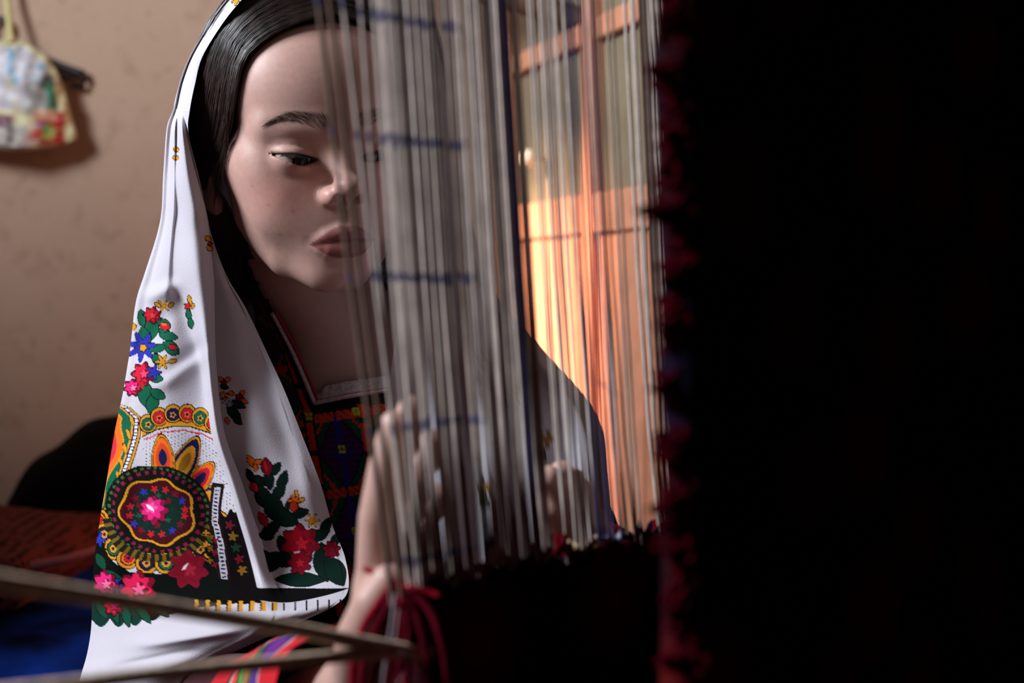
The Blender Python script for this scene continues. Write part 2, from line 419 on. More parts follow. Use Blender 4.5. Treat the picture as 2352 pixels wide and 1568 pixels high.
def surface(fn, lo, hi, h, project=2):
    """surface nets on a narrow band of the distance field fn"""
    lo = np.asarray(lo, float); hi = np.asarray(hi, float); B = 6
    nb = np.ceil((hi-lo)/(h*B)).astype(int)
    n = nb*B+1
    ci = np.stack(np.meshgrid(*[np.arange(k) for k in nb], indexing='ij'), -1).reshape(-1, 3)
    cen = (lo+(ci+0.5)*B*h).astype(np.float32)
    d0 = fn(cen)
    act = ci[np.abs(d0) < B*h*0.87*1.35+h]
    D = np.full(tuple(n), 1e3, np.float32)
    # far blocks: sign only
    sgn = np.where(d0 < 0, -1e3, 1e3).astype(np.float32).reshape(tuple(nb))
    D[:-1, :-1, :-1] = np.repeat(np.repeat(np.repeat(sgn, B, 0), B, 1), B, 2)
    mask = np.zeros(tuple(n), bool)
    off = np.stack(np.meshgrid(*[np.arange(B+1)]*3, indexing='ij'), -1).reshape(-1, 3)
    for s0 in range(0, len(act), 4000):
        I = (act[s0:s0+4000, None, :]*B+off[None]).reshape(-1, 3); mask[I[:, 0], I[:, 1], I[:, 2]] = True
    I = np.argwhere(mask)
    for s0 in range(0, len(I), 400000):
        J = I[s0:s0+400000]; D[J[:, 0], J[:, 1], J[:, 2]] = fn((lo+J*h).astype(np.float32))
    ins = D < 0
    cs = np.zeros(tuple(n-1), np.int8)
    for dx in (0, 1):
        for dy in (0, 1):
            for dz in (0, 1):
                cs += ins[dx:n[0]-1+dx, dy:n[1]-1+dy, dz:n[2]-1+dz]
    cells = np.argwhere((cs > 0) & (cs < 8) & mask[:-1, :-1, :-1])
    idx = np.full(tuple(n-1), -1, np.int32); idx[cells[:, 0], cells[:, 1], cells[:, 2]] = np.arange(len(cells))
    acc = np.zeros((len(cells), 3)); cnt = np.zeros(len(cells))
    cor = [(0,0,0),(1,0,0),(0,1,0),(1,1,0),(0,0,1),(1,0,1),(0,1,1),(1,1,1)]
    val = [D[cells[:, 0]+c[0], cells[:, 1]+c[1], cells[:, 2]+c[2]] for c in cor]
    for a in range(8):
        for b in range(a+1, 8):
            ca, cb = np.array(cor[a]), np.array(cor[b])
            if np.abs(ca-cb).sum() != 1: continue
            m = (val[a] < 0) != (val[b] < 0)
            t = val[a][m]/(val[a][m]-val[b][m])
            acc[m] += ca+(cb-ca)*t[:, None]; cnt[m] += 1
    V = lo+(cells+acc/np.maximum(cnt, 1)[:, None])*h
    Fs = []
    for ax in range(3):
        u, v = (ax+1) % 3, (ax+2) % 3
        sl0 = [slice(None)]*3; sl1 = [slice(None)]*3; sl0[ax] = slice(0, -1); sl1[ax] = slice(1, None)
        e = ins[tuple(sl0)] != ins[tuple(sl1)]
        E = np.argwhere(e); E = E[(E[:, u] > 0) & (E[:, v] > 0) & (E[:, u] < n[u]-1) & (E[:, v] < n[v]-1)]
        o = []
        for du, dv_ in ((0, 0), (-1, 0), (-1, -1), (0, -1)):
            q = E.copy(); q[:, u] += du; q[:, v] += dv_
            o.append(idx[q[:, 0], q[:, 1], q[:, 2]])
        Q = np.stack(o, 1); ok = (Q >= 0).all(1); Q = Q[ok]; E = E[ok]
        flip = ~ins[E[:, 0], E[:, 1], E[:, 2]]
        Q[flip] = Q[flip][:, ::-1]; Fs.append(Q)
    Fq = np.concatenate(Fs)
    for _ in range(project):
        g, d = grad(fn, V, h*0.6); V = V - g*np.clip(d, -h, h)[:, None]*0.8
    return V, Fq

def grad(fn, V, e):
    V = V.astype(np.float32); d = fn(V); g = np.zeros_like(V)
    for i in range(3):
        o = np.zeros(3, np.float32); o[i] = e; g[:, i] = fn(V+o)-fn(V-o)
    g /= np.linalg.norm(g, axis=1, keepdims=True)+1e-9
    return g, d

# head frame: x to the viewer's right, -y out of the face, z up, millimetres
HEAD_YAW, HEAD_PITCH, HEAD_ROLL = map(math.radians, (26, 10, -5))
HEAD_R = np.array((Matrix.Rotation(HEAD_YAW, 3, 'Z') @ Matrix.Rotation(HEAD_PITCH, 3, 'X') @ Matrix.Rotation(HEAD_ROLL, 3, 'Y'))).astype(np.float32)
HEAD_T = np.array([-0.1435, 1.0, 0.09+CAM_Z], np.float32)
def to_head(P): return ((P-HEAD_T)@HEAD_R)*1000.0
def from_head(Q): return (np.asarray(Q, np.float32)/1000.0)@HEAD_R.T+HEAD_T

EYE_C = (-29, -59.5, 8.0); EYE_R = 12.4
def eye_slit(x):
    t = np.clip((x+29)/15.0, -1, 1); w = (1-t*t)
    base = 10.6-4.6*(x+44)/30.0
    return base+2.2*w, base-4.3*w*(1+0.35*t)

def head_sdf(P):
    Q = P.copy(); Q[:, 0] = -np.abs(Q[:, 0])            # paired features live on x < 0
    d = ell(P, (0, 12, 42), (69, 88, 77))
    d = smin(d, ell(P, (0, -16, -8), (57, 54, 70)), 26)
    d = smin(d, ell(P, (0, -36, 52), (52, 37, 40)), 22)
    d = smin(d, ell(Q, (-44.5, -35, 0), (16.5, 24, 20)), 16)
    d = smin(d, ell(Q, (-31.5, -45, -26), (21, 23.5, 25)), 18)
    d = smin(d, chain(Q, [(-38, -8, -38), (-28, -38, -63), (-10, -54, -68)], [11, 12, 12.5]), 20)
    d = smin(d, ell(P, (0, -59, -69), (18.5, 15, 13.5)), 16)
    d = smin(d, ell(P, (0, -58.5, -42), (28, 19, 23)), 19)
    d = smin(d, cap(Q, (-13, -69, 27), (-43, -55, 28), 7.0, 6.0), 12)
    d = smax(d, -ell(Q, (-28, -82, 9), (17, 13, 10.5)), 11)
    # nose
    d = smin(d, cap(P, (0, -67, 17), (0, -85, -10), 6.0, 7.6), 9)
    d = smin(d, ell(P, (0, -88, -9.8), (8.8, 9.5, 7.4)), 5)
    d = smin(d, ell(Q, (-10.2, -79.0, -16.6), (6.4, 9.4, 6.6)), 4.5)
    d = smax(d, -ell(Q, (-6.4, -88.0, -18.6), (3.6, 5.6, 3.8)), 1.4)
    d = smin(d, cap(P, (0, -90, -16.0), (0, -80, -24), 2.4), 2.0)
    # eyelids
    lid = ell(Q, EYE_C, (14.0, 13.7, 13.5))
    d = smin(d, lid, 4.5)
    zu, zl = eye_slit(Q[:, 0])
    crease = np.exp(-((Q[:, 2]-zu-5.5)/1.3)**2)*np.exp(-((Q[:, 0]+29)/12)**4)*(Q[:, 1] < -55)
    d = d+0.7*crease
    slit = np.maximum(np.maximum(Q[:, 2]-zu, zl-Q[:, 2]), np.abs(Q[:, 0]+29)-15)
    slit = np.maximum(slit, Q[:, 1]+57)
    d = smax(d, -slit, 1.3)
    # mouth
    up = chain(Q, [(-21.5, -72.0, -48.0), (-12, -75.8, -43.4), (-4, -77.6, -41.4), (0, -77.4, -41.8)], [1.2, 3.8, 4.8, 4.8])
    lo = chain(Q, [(-20.5, -71.8, -49.6), (-10, -75.8, -51.8), (0, -77.4, -52.6)], [1.4, 5.0, 6.2])
    d = smin(d, up, 4.5); d = smin(d, lo, 4.5)
    ml = chain(Q, [(-24, -75.0, -48.8), (-12, -81.8, -47.2), (-4, -85.0, -46.2), (0, -84.8, -46.8)], [1.0, 1.8, 2.0, 2.0])
    d = smax(d, -ml, 1.6)
    d = smax(d, -cap(P, (0, -85.5, -28), (0, -87.0, -33), 2.0), 4.0)
    d = smax(d, -ell(P, (0, -83, -63), (14, 6.0, 3.6)), 6)
    d = smax(d, -ell(Q, (-24, -77, -49), (2.5, 3.5, 3.5)), 5)
    # ear
    ear = ell(Q, (-67, 15, -10), (4.5, 14, 22)); ear = smin(ear, ell(Q, (-64, 9, -29), (5, 8, 8)), 6)
    ear = smax(ear, -ell(Q, (-73, 12, -8), (5, 8.5, 13)), 3)
    return smin(d, ear, 4)

NECK_TOP = from_head([(0, 20, -34)])[0]; NECK_MID = from_head([(0, 14, -70)])[0]
Zc = CAM_Z
TORSO_X = -0.105
# arms: shoulder, elbow, wrist
ARM_R = [np.array([-0.232, 1.085, Zc-0.095]), np.array([-0.212, 0.950, Zc-0.300]), at(815, 1590, 0.665)]
ARM_L = [np.array([0.000, 1.10, Zc-0.118]), np.array([0.070, 1.020, Zc-0.270]), at(1352, 1290, 0.775)]
HAND_R = [  # index, middle, ring, little, thumb (points and radii)
    ([at(862, 1350, .640), at(866, 1190, .634), at(884, 1075, .632), at(906, 975, .634)], [.0092, .0084, .0076, .0066]),
    ([at(880, 1350, .655), at(892, 1170, .650), at(918, 1040, .648), at(945, 940, .650)], [.0092, .0084, .0076, .0066]),
    ([at(896, 1365, .670), at(926, 1210, .668), at(962, 1100, .668), at(992, 1015, .670)], [.0088, .0080, .0072, .0062]),
    ([at(905, 1395, .684), at(945, 1280, .684), at(980, 1200, .684), at(1008, 1135, .686)], [.0080, .0070, .0062, .0055]),
    ([at(815, 1570, .650), at(826, 1470, .632), at(862, 1385, .622), at(893, 1335, .620)], [.0110, .0112, .0100, .0078])]
HAND_L = [
    ([at(1330, 1215, .748), at(1300, 1160, .736), at(1278, 1122, .727), at(1262, 1096, .721)], [.0088, .0080, .0072, .0062]),
    ([at(1344, 1212, .756), at(1320, 1150, .748), at(1302, 1112, .740), at(1290, 1084, .734)], [.0088, .0080, .0072, .0062]),
    ([at(1358, 1214, .764), at(1340, 1156, .758), at(1326, 1122, .752), at(1316, 1098, .747)], [.0084, .0076, .0068, .0058]),
    ([at(1370, 1224, .772), at(1360, 1172, .768), at(1352, 1144, .764), at(1345, 1124, .760)], [.0076, .0066, .0060, .0052]),
    ([at(1330, 1270, .762), at(1296, 1240, .748), at(1272, 1200, .738), at(1262, 1170, .732)], [.0120, .0104, .0088, .0070])]

def hand_sdf(P, arm, hand):
    w = arm[2]; d = None
    for pts, rs in hand[:4]:
        e = chain(P, pts, rs)
        p = cap(P, w+(pts[0]-w)*0.12, pts[0], 0.0125, rs[0]*1.02)
        e = smin(e, p, 0.004)
        d = e if d is None else smin(d, e, 0.0028)
    d = smin(d, chain(P, *hand[4]), 0.006)
    d = smin(d, cap(P, w, w+(hand[4][0][0]-w)*0.7, 0.0135, 0.011), 0.01)
    f = arm[1]+(w-arm[1])*0.15
    return smin(d, cap(P, f, w, 0.026, 0.0150), 0.012)

def torso_sdf(P, g=0.0):
    d = ell(P, (TORSO_X, 1.10, Zc-0.17), (0.125+g, 0.082+g, 0.15+g))
    d = smin(d, ell(P, (TORSO_X, 1.11, Zc-0.33), (0.112+g, 0.082+g, 0.15+g)), 0.05)
    d = smin(d, ell(P, (TORSO_X-0.01, 1.14, Zc-0.46), (0.135+g, 0.11+g, 0.09+g)), 0.05)
    d = smin(d, cap(P, ARM_R[0], ARM_L[0], 0.040+g), 0.05)
    return d
def upper_arm(P, arm, g=0.0):
    return cap(P, arm[0], arm[1], 0.040+g, 0.031+g)
NECK_BASE = np.array([-0.112, 1.082, Zc-0.075])
def neck_sdf(P):
    d = chain(P, [NECK_TOP, NECK_MID, NECK_BASE], [0.038, 0.040, 0.048], 0.02)
    # collar bones and throat muscles
    return d
KNEES = [np.array([-0.40, 0.93, Zc-0.50]), np.array([0.06, 1.04, Zc-0.50])]
def legs_sdf(P, g=0.0):
    hipR, hipL = np.array([-0.17, 1.13, Zc-0.50]), np.array([-0.05, 1.13, Zc-0.50])
    d = cap(P, hipR, KNEES[0], 0.062+g, 0.046+g)
    d = np.minimum(d, cap(P, hipL, KNEES[1], 0.062+g, 0.046+g))
    d = np.minimum(d, cap(P, KNEES[0], np.array([-0.10, 0.95, Zc-0.565]), 0.044+g, 0.032+g))
    d = np.minimum(d, cap(P, KNEES[1], np.array([-0.24, 1.02, Zc-0.565]), 0.044+g, 0.032+g))
    return d

def body_sdf(P):
    P = P.astype(np.float32)
    d = torso_sdf(P)
    d = smin(d, upper_arm(P, ARM_R), 0.03); d = smin(d, upper_arm(P, ARM_L), 0.03)
    d = smin(d, hand_sdf(P, ARM_R, HAND_R), 0.012); d = smin(d, hand_sdf(P, ARM_L, HAND_L), 0.012)
    d = smin(d, neck_sdf(P), 0.035)
    near = np.linalg.norm(P-HEAD_T, axis=1) < 0.20
    if near.any():
        h = head_sdf(to_head(P[near]))/1000.0
        d[near] = smin(d[near], h, 0.012)
    far = ~near
    if far.any():
        d[far] = np.minimum(d[far], np.linalg.norm(P[far]-HEAD_T, axis=1)-0.145)
    return d

# --- body mesh: head, neck and hands; the clothing gives the rest
HZ = Zc-0.115
parts = []
parts.append(surface(body_sdf, (-0.25, 0.86, HZ), (-0.02, 1.17, Zc+0.235), 0.00135))
hr0 = np.array([-0.16, 0.60, Zc-0.235]); hr1 = np.array([0.005, 0.725, Zc-0.03])
parts.append(surface(body_sdf, hr0, hr1, 0.0018, 1))
hl0 = np.array([-0.005, 0.70, Zc-0.19]); hl1 = np.array([0.085, 0.80, Zc-0.075])
parts.append(surface(body_sdf, hl0, hl1, 0.0018, 1))
n0 = 0; VV = []; FF = []
for v, f in parts:
    VV.append(v); FF.append(f+n0); n0 += len(v)
bodyV = np.concatenate(VV); bodyF = np.concatenate(FF)

def skin_colour(V):
    H = to_head(V.astype(np.float32)); x, y, z = H.T; ax = np.abs(x)
    base = np.array(S((200, 158, 145)), np.float32); C = np.tile(base, (len(V), 1))
    def mix(m, c): 
        nonlocal C
        C = C*(1-m[:, None])+np.array(S(c), np.float32)*m[:, None]
    def sm(e0, e1, v): t = np.clip((v-e0)/(e1-e0), 0, 1); return t*t*(3-2*t)
    face = (y < -20) & (z > -90) & (z < 110)
    mix(0.45*np.exp(-((ax-38)/17)**2-((z+16)/15)**2)*face, (196, 116, 104))           # cheek blush
    mix(0.30*np.exp(-((ax-8)/10)**2-((z+16)/9)**2)*face*(y < -78), (204, 128, 112))
    # lips
    zt = np.interp(ax, [0, 4, 11, 18, 23], [-37.2, -36.0, -38.8, -44.0, -48.6]); zb = np.interp(ax, [0, 6, 12, 18, 23], [-58.8, -58.4, -56.4, -52.6, -48.8])
    lip = sm(-0.6, 0.9, zt-z)*sm(-0.6, 0.9, z-zb)*face*(ax < 23.5)
    mix(0.85*lip, (136, 70, 70))
    mix(0.9*np.exp(-((z-np.interp(ax, [0, 4, 12, 24], [-46.8, -46.2, -47.2, -48.8]))/1.0)**2)*(ax < 22)*face, (70, 26, 28))
    # brows
    zb_ = np.interp(ax, [8, 14, 24, 33, 42, 52], [30.0, 31.5, 33.8, 34.8, 33.6, 30.0]); hw = np.interp(ax, [7, 11, 20, 34, 44, 53], [1.0, 4.0, 4.6, 3.6, 2.4, 0.8])
    br = np.exp(-((z-zb_)/hw)**4)*sm(6.5, 11, ax)*sm(54, 44, ax)*face
    mix(0.42*br*np.interp(ax, [10, 20, 40, 54], [1, 1, .6, .2]), (70, 48, 40))
    # lid margin
    zu, zl = eye_slit(-ax)
    mix(0.55*np.exp(-((z-zl+0.6)/0.9)**2)*(np.abs(ax-29) < 14)*face, (150, 84, 76))
    mix(0.7*np.exp(-((z-zu-0.2)/0.8)**2)*(np.abs(ax-29) < 14.5)*face, (40, 26, 24))
    # hair-covered scalp
    yh = np.interp(z, [-60, -30, -4, 10, 25, 50, 72, 87, 97, 108, 140], [30, 24, 4, -24, -41, -47, -50.5, -57, -63, -90, -140])
    sc = sm(-1.0, 3.5, y-yh)*(z > -40)*(ax < 90)*~((np.abs(y-14) < 20) & (z < 12) & (z > -42) & (ax > 61.5))*(np.abs(x) < 100)*(np.linalg.norm(H-np.array([0, 10, 40]), axis=1) < 150)
    mix(sc, (26, 18, 17))
    # small moles
    for mx, mz, r in ((-47, -22, 1.0), (-33, -26, 1.2), (-40, -42, 0.8), (-55, -10, 0.8)):
        mix(0.35*np.exp(-((x-mx)**2+(z-mz)**2)/(r*r))*face, (96, 52, 44))
    return C
person = empty('person', (-0.105, 1.12, 0.09))
tag(person, 'girl in white floral headscarf and embroidered dress, looking down behind the warp threads', 'person')
def person_part(o): return under(o, person)
body = person_part(mesh_obj('body', bodyV, bodyF, M['skin'], None, True, skin_colour(bodyV)))
body['label'] = 'face, neck and hands of the girl'

# --- eyes
def eyeball(sx):
    nu, nv = 40, 28
    u = np.linspace(0, 2*np.pi, nu, endpoint=False); v = np.linspace(0, np.pi, nv)
    D = np.stack([np.outer(np.sin(v), np.cos(u)), -np.outer(np.cos(v), np.ones(nu)), np.outer(np.sin(v), np.sin(u))], -1).reshape(-1, 3)
    gaze = np.array([0.24, -0.93, -0.24]); gaze /= np.linalg.norm(gaze)
    ang = np.degrees(np.arccos(np.clip(D@gaze, -1, 1)))
    bul = 1+0.05*np.exp(-(ang/24.0)**4)
    c = np.array([EYE_C[0]*-sx, EYE_C[1], EYE_C[2]])
    P = from_head(c+D*EYE_R*bul[:, None])
    Cc = np.tile(np.array(S((158, 146, 140))), (len(D), 1))
    Cc[ang < 29] = S((30, 17, 12)); Cc[(ang < 31) & (ang >= 27)] = S((20, 14, 13)); Cc[ang < 12] = (0.002, 0.002, 0.002)
    Fq = [(i*nu+k, (i+1)*nu+k, (i+1)*nu+(k+1) % nu, i*nu+(k+1) % nu) for i in range(nv-1) for k in range(nu)]
    o = mesh_obj('eye', P, Fq, M['eye'], None, True, Cc)
    o.parent = body
    o.matrix_parent_inverse = body.matrix_parent_inverse.copy() if False else Matrix.Identity(4)
    return o
for sx in (-1, 1):
    o = eyeball(sx); o.parent = person; o.matrix_parent_inverse = Matrix.Translation(person.location).inverted()
    o['label'] = 'dark brown eye looking down'

# --- brow hairs and lashes
def project_head(Q, off=0.0):
    P = np.asarray(Q, np.float32)
    for _ in range(4):
        g, d = grad(head_sdf, P, 0.6); P = P-g*(d-off)[:, None]
    return P
def brows():
    n = 480; t = RNG.beta(1.0, 1.3, 480); side = RNG.choice([-1, 1], n, p=[0.7, 0.3])
    ax = 9+43*t; zb_ = np.interp(ax, [8, 14, 24, 33, 42, 52], [30.0, 31.5, 33.8, 34.8, 33.6, 30.0]); hw = np.interp(ax, [7, 11, 20, 34, 44, 53], [1.0, 3.6, 4.2, 3.2, 2.0, 0.5])
    z = zb_+hw*RNG.uniform(-0.9, 0.9, n)
    base = project_head(np.stack([ax*side, np.full(n, -72.0), z], 1), 0.0)
    dirv = np.stack([side*np.interp(t, [0, 0.2, 1], [0.35, 0.9, 1.0]), 0.25*t, np.interp(t, [0, 0.3, 0.6, 1], [0.9, 0.45, 0.0, -0.5])], 1)
    K = 5; P = []
    for k in range(K):
        q = base+dirv*(k/(K-1))*RNG.uniform(3.6, 5.6, (n, 1)) if k else base
        P.append(project_head(q, 0.25+0.5*k/(K-1)))
    P = np.stack(P, 1); r = np.tile(np.array([.085, .085, .08, .06, .02])/1000, (n, 1))
    V, Fq = tubes_np(from_head(P.reshape(-1, 3)).reshape(n, K, 3), r, 3)
    person_part(mesh_obj('eyebrows', V, Fq, M['hair']))
    # lashes along the upper lids
    n = 84; P = []
    for side in (-1, 1):
        x = -np.linspace(16.5, 43.0, n); zu, zl = eye_slit(x)
        b = np.stack([x, np.full(n, -75.0), zu+0.1], 1); b = project_head(b, 0.0)
        s_ = []
        for k, f in enumerate((0, .35, .7, 1)):
            q = b+np.stack([np.interp(x, [-44, -16], [-1, 0.35])*3.4*f, -4.6*f*np.ones(n), -3.2*f+1.4*f*f*np.ones(n)], 1)*RNG.uniform(0.8, 1.15, (n, 1))
            s_.append(q)
        s_ = np.stack(s_, 1); s_[:, :, 0] *= -side; P.append(s_)
    for Pq in P:
        r = np.tile(np.array([.12, .11, .08, .03])/1000, (len(Pq), 1))
        V, Fq = tubes_np(from_head(Pq.reshape(-1, 3)).reshape(len(Pq), 4, 3), r, 3)
        person_part(mesh_obj('eyelashes', V, Fq, M['lash']))
brows()

# --- hair: combed from a top parting back over the ears
GUIDE = np.array([
    [(-1,-63,101), (-22,-61,96), (-41,-55.5,87), (-56,-49,73), (-63,-45,50), (-66,-36,25), (-69,-20,8), (-72,6,-8), (-60,14,-34), (-44,3,-62), (-34,-3,-92)],
    [(-1,-30,122), (-26,-34,117), (-50,-34,103), (-66,-28,81), (-73,-20,52), (-75,-8,24), (-75,10,2), (-72,24,-20), (-62,30,-48), (-50,26,-80), (-40,14,-102)],
    [(-1,20,126), (-30,20,121), (-52,20,102), (-66,24,77), (-73,28,46), (-75,30,18), (-74,34,-6), (-71,38,-30), (-63,40,-56), (-56,40,-86), (-50,36,-112)],
    [(-1,70,110), (-26,70,104), (-44,67,88), (-56,63,66), (-61,61,42), (-64,59,12), (-63,57,-14), (-60,56,-40), (-54,54,-66), (-49,50,-92), (-45,46,-114)]], float)
def hair(n, side):
    K = 22
    g = np.clip(RNG.beta(0.9, 1.25, n)*3.06-0.06, -0.06, 2.999)
    G = catmull(GUIDE, g, 0)                              # n x 11 x 3
    tt = np.linspace(0, 10, K)
    P = catmull(G, tt, 1)
    clump = np.floor(g*26)
    ph = (clump*1.7) % 6.28; lev = RNG.random(n)
    nrm = P-np.array([0, 12, 30]); nrm /= np.linalg.norm(nrm, axis=2, keepdims=True)
    s_ = np.linspace(0, 1, K)[None, :]
    amp = 0.7+2.6*s_
    w = amp*np.sin(ph[:, None]+s_*(7.0+ph[:, None]*0.8))+RNG.normal(0, 0.7, (n, 1))*(0.5+1.8*s_)+0.5*np.sin(RNG.random((n, 1))*6.28+s_*17)
    P = P+nrm*(w[:, :, None]*0.6-(lev*2.6)[:, None, None])
    P[:, :, 1] += (w*0.9+RNG.normal(0, 1.0, (n, 1))*s_*2.0)
    ln = RNG.uniform(0.9, 1.05, n)
    P[:, :, 2] += (1-ln)[:, None]*30*s_**4
    P[:, :, 0] *= -side
    r = (0.22*np.interp(np.linspace(0, 1, K), [0, 0.1, 0.8, 1], [0.7, 1, 0.9, 0.2])[None, :]*RNG.uniform(0.7, 1.3, (n, 1)))/1000
    return from_head(P.reshape(-1, 3)).reshape(n, K, 3), r
def fringe_hairs(n):                                      # loose short hairs at the temple and on the nape
    K = 9; P = []
    for i in range(n):
        if i % 3:
            z0 = RNG.uniform(-6, 40); y0 = np.interp(z0, [-10, 10, 25, 50], [-8, -26, -41, -46]); a = np.array([-66, y0, z0])
            b = a+np.array([RNG.uniform(-4, 2), RNG.uniform(4, 16), -RNG.uniform(12, 30)]); c = b+np.array([RNG.uniform(-2, 4), RNG.uniform(4, 18), -RNG.uniform(4, 16)])
        else:
            a = np.array([-58+RNG.uniform(-5, 5), 28+RNG.uniform(-6, 6), -60]); b = a+np.array([RNG.uniform(-3, 8), RNG.uniform(-8, 4), -26]); c = b+np.array([RNG.uniform(-4, 9), RNG.uniform(-6, 4), -RNG.uniform(8, 26)])
        t = np.linspace(0, 1, K)[:, None]
        P.append((1-t)**2*a+2*t*(1-t)*b+t*t*c)
    P = np.array(P); r = np.tile(np.linspace(0.16, 0.05, K)/1000, (n, 1))
    return from_head(P.reshape(-1, 3)).reshape(n, K, 3), r
vs_, fs_ = [], []; n0 = 0
for pr in (hair(4200, -1), hair(1200, 1), fringe_hairs(200)):
    V, Fq = tubes_np(*pr, 3); vs_.append(V); fs_.append(Fq+n0); n0 += len(V)
person_part(mesh_obj('hair', np.concatenate(vs_), np.concatenate(fs_), M['hair']))['label'] = 'dark brown hair combed back under the scarf'

# --- dress
NECKLINE = [(585, 600), (640, 716), (685, 812), (730, 921), (800, 906), (890, 893), (1000, 905), (1030, 720), (1075, 600)]
def xz(px, py, Y=1.03): p = at(px, py, Y); return (p[0], p[2])
NL = np.array([xz(*p) for p in NECKLINE])
def in_poly(x, z, poly):
    r = np.zeros(len(x), bool); n = len(poly)
    for i in range(n):
        x0, z0 = poly[i]; x1, z1 = poly[(i+1) % n]
        c = ((z0 > z) != (z1 > z)) & (x < (x1-x0)*(z-z0)/(z1-z0+1e-12)+x0)
        r ^= c
    return r
def dress_sdf(P):
    P = P.astype(np.float32); g = 0.006
    d = torso_sdf(P, g)
    d = smin(d, cap(P, NECK_MID, NECK_BASE, 0.040+g, 0.050+g), 0.045)
    for arm in (ARM_R, ARM_L): d = smin(d, upper_arm(P, arm, 0.012), 0.03)
    sk = legs_sdf(P, 0.022)
    sk = smin(sk, ell(P, (-0.16, 1.04, Zc-0.53), (0.26, 0.22, 0.08)), 0.08)
    sk = sk+0.004*np.sin(P[:, 0]*60+P[:, 1]*40)
    d = smin(d, sk, 0.06)
    return d
dV, dF = surface(dress_sdf, (-0.52, 0.74, 0.004), (0.18, 1.30, Zc+0.03), 0.0055, 1)
c = dV[dF].mean(1)
cut = (in_poly(c[:, 0], c[:, 2], NL) & (c[:, 1] < 1.075)) | (cap(c.astype(np.float32), NECK_TOP, NECK_BASE, 0.045, 0.054) < 0) & (c[:, 2] > Zc-0.055)
dV[:, 2] = np.maximum(dV[:, 2], 0.062)
dress = person_part(mesh_obj('dress', dV, dF[~cut], M['dress']))
dress['label'] = 'dark embroidered dress'

def trace_front(X, Z, off):
    P = np.stack([X, np.full_like(X, 0.80), Z], 1).astype(np.float32)
    for _ in range(40):
        d = dress_sdf(P)-off; P[:, 1] += np.clip(d, -0.01, 0.03)*0.9
    return P
def yoke():
    h = 0.0008; xs = np.arange(-0.215, 0.012, h); zs = np.arange(Zc-0.255, Zc+0.004, h)
    X, Z = np.meshgrid(xs, zs); P = trace_front(X.ravel(), Z.ravel(), 0.0014)
    px = 1176+(X.ravel())/1.03*LENS_PX; py = 660-(Z.ravel()-Zc)/1.03*LENS_PX
    lx = np.interp(py, [690, 739, 783, 830, 870, 929, 996, 1059, 1107, 1250, 1400], [615, 635, 657, 675, 688, 710, 720, 730, 738, 762, 785])
    u = px-lx; yt = py+0.16*u
    C = np.tile(np.array(S((15, 9, 18))), (len(px), 1))
    def put(m, c): C[m] = S(c)
    st = (np.floor(py/7).astype(int) % 2 == 0)
    green, purple, blue, red, yellow = (10, 66, 46), (66, 12, 74), (34, 26, 110), (196, 48, 18), (176, 178, 40)
    def cell(u0, u1, yc, half):
        m = (u > u0) & (u < u1) & (np.abs(yt-yc) < half)
        uc = (u0+u1)/2; du = np.abs(u-uc)/((u1-u0)/2); dy = np.abs(yt-yc)/half
        dq = np.floor(du*9)/9+np.floor(dy*11)/11
        put(m, green); put(m & (dq < 1.02), (28, 8, 40)); put(m & (dq < 0.90), purple); put(m & st & (dq < 0.90), (50, 8, 60))
        put(m & (np.abs(u-uc) < 7) & (dq < 1.0), blue)
        put(m & (np.abs(yt-yc-6) < 6) & (du < 0.45), blue)
        put(m & (dq > 1.35) & (dq < 1.5) & (du > 0.5), red)
    for yc in (1042, 1226, 1410): cell(13, 117, yc, 84)
    for yc in (780, 905, 1030): cell(-118, -13, yc, 60)
    for yc in (1042, 1226, 1410): cell(133, 237, yc, 84)
    for yc in (1042, 1226): cell(253, 357, yc, 84)
    gap = (np.mod(py+20, 76) < 62)
    for uc in (0, 125, 245): put((np.abs(u-uc) < 8) & gap & ((uc == 0) | (py > 925)), red)
    for yb in (962, 1134, 1318): put((np.abs(yt-yb) < 10) & (u > 14) & (u < 360) & (np.mod(u, 60) > 5) & (np.mod(u, 4.5) > 1.2), (214, 58, 20))
    for yb in (842, 968): put((np.abs(yt-yb) < 7) & (u < -14) & (u > -120), red)
    for uy in ((4, 806), (2, 954), (112, 960), (66, 1038), (66, 1222), (-62, 880), (112, 1140), (186, 1042)):
        a = np.abs(u-uy[0]); b_ = np.abs(py-(uy[1] if uy[0] < 20 else uy[1]-0.16*uy[0])); put((a < 8) & (b_ < 9) & (a > 0.8) & (b_ > 0.8), yellow)
    edge = np.zeros(len(px), bool)
    nx, nz = NL[:, 0], NL[:, 1]
    dmin = np.full(len(px), 9.0)
    for i in range(len(NL)-1):
        a = NL[i]; b_ = NL[i+1]; ab = b_-a; q = np.stack([X.ravel(), Z.ravel()], 1)-a
        t = np.clip(q@ab/(ab@ab), 0, 1); dmin = np.minimum(dmin, np.linalg.norm(q-t[:, None]*ab, axis=1))
    put(dmin < 0.0055, (14, 8, 14))
    inside = in_poly(X.ravel(), Z.ravel(), NL)
    F_ = grid_faces(*X.shape); keep = ~inside[F_].any(1) & (np.abs(P[F_][:, :, 1].max(1)-P[F_][:, :, 1].min(1)) < 0.006) & (P[F_][:, :, 1].max(1) < 1.10)
    person_part(mesh_obj('embroidered_yoke', P, F_[keep], M['embroidery'], None, True, C))['label'] = 'dark yoke embroidered with red lines, green grounds and purple diamonds'
yoke()
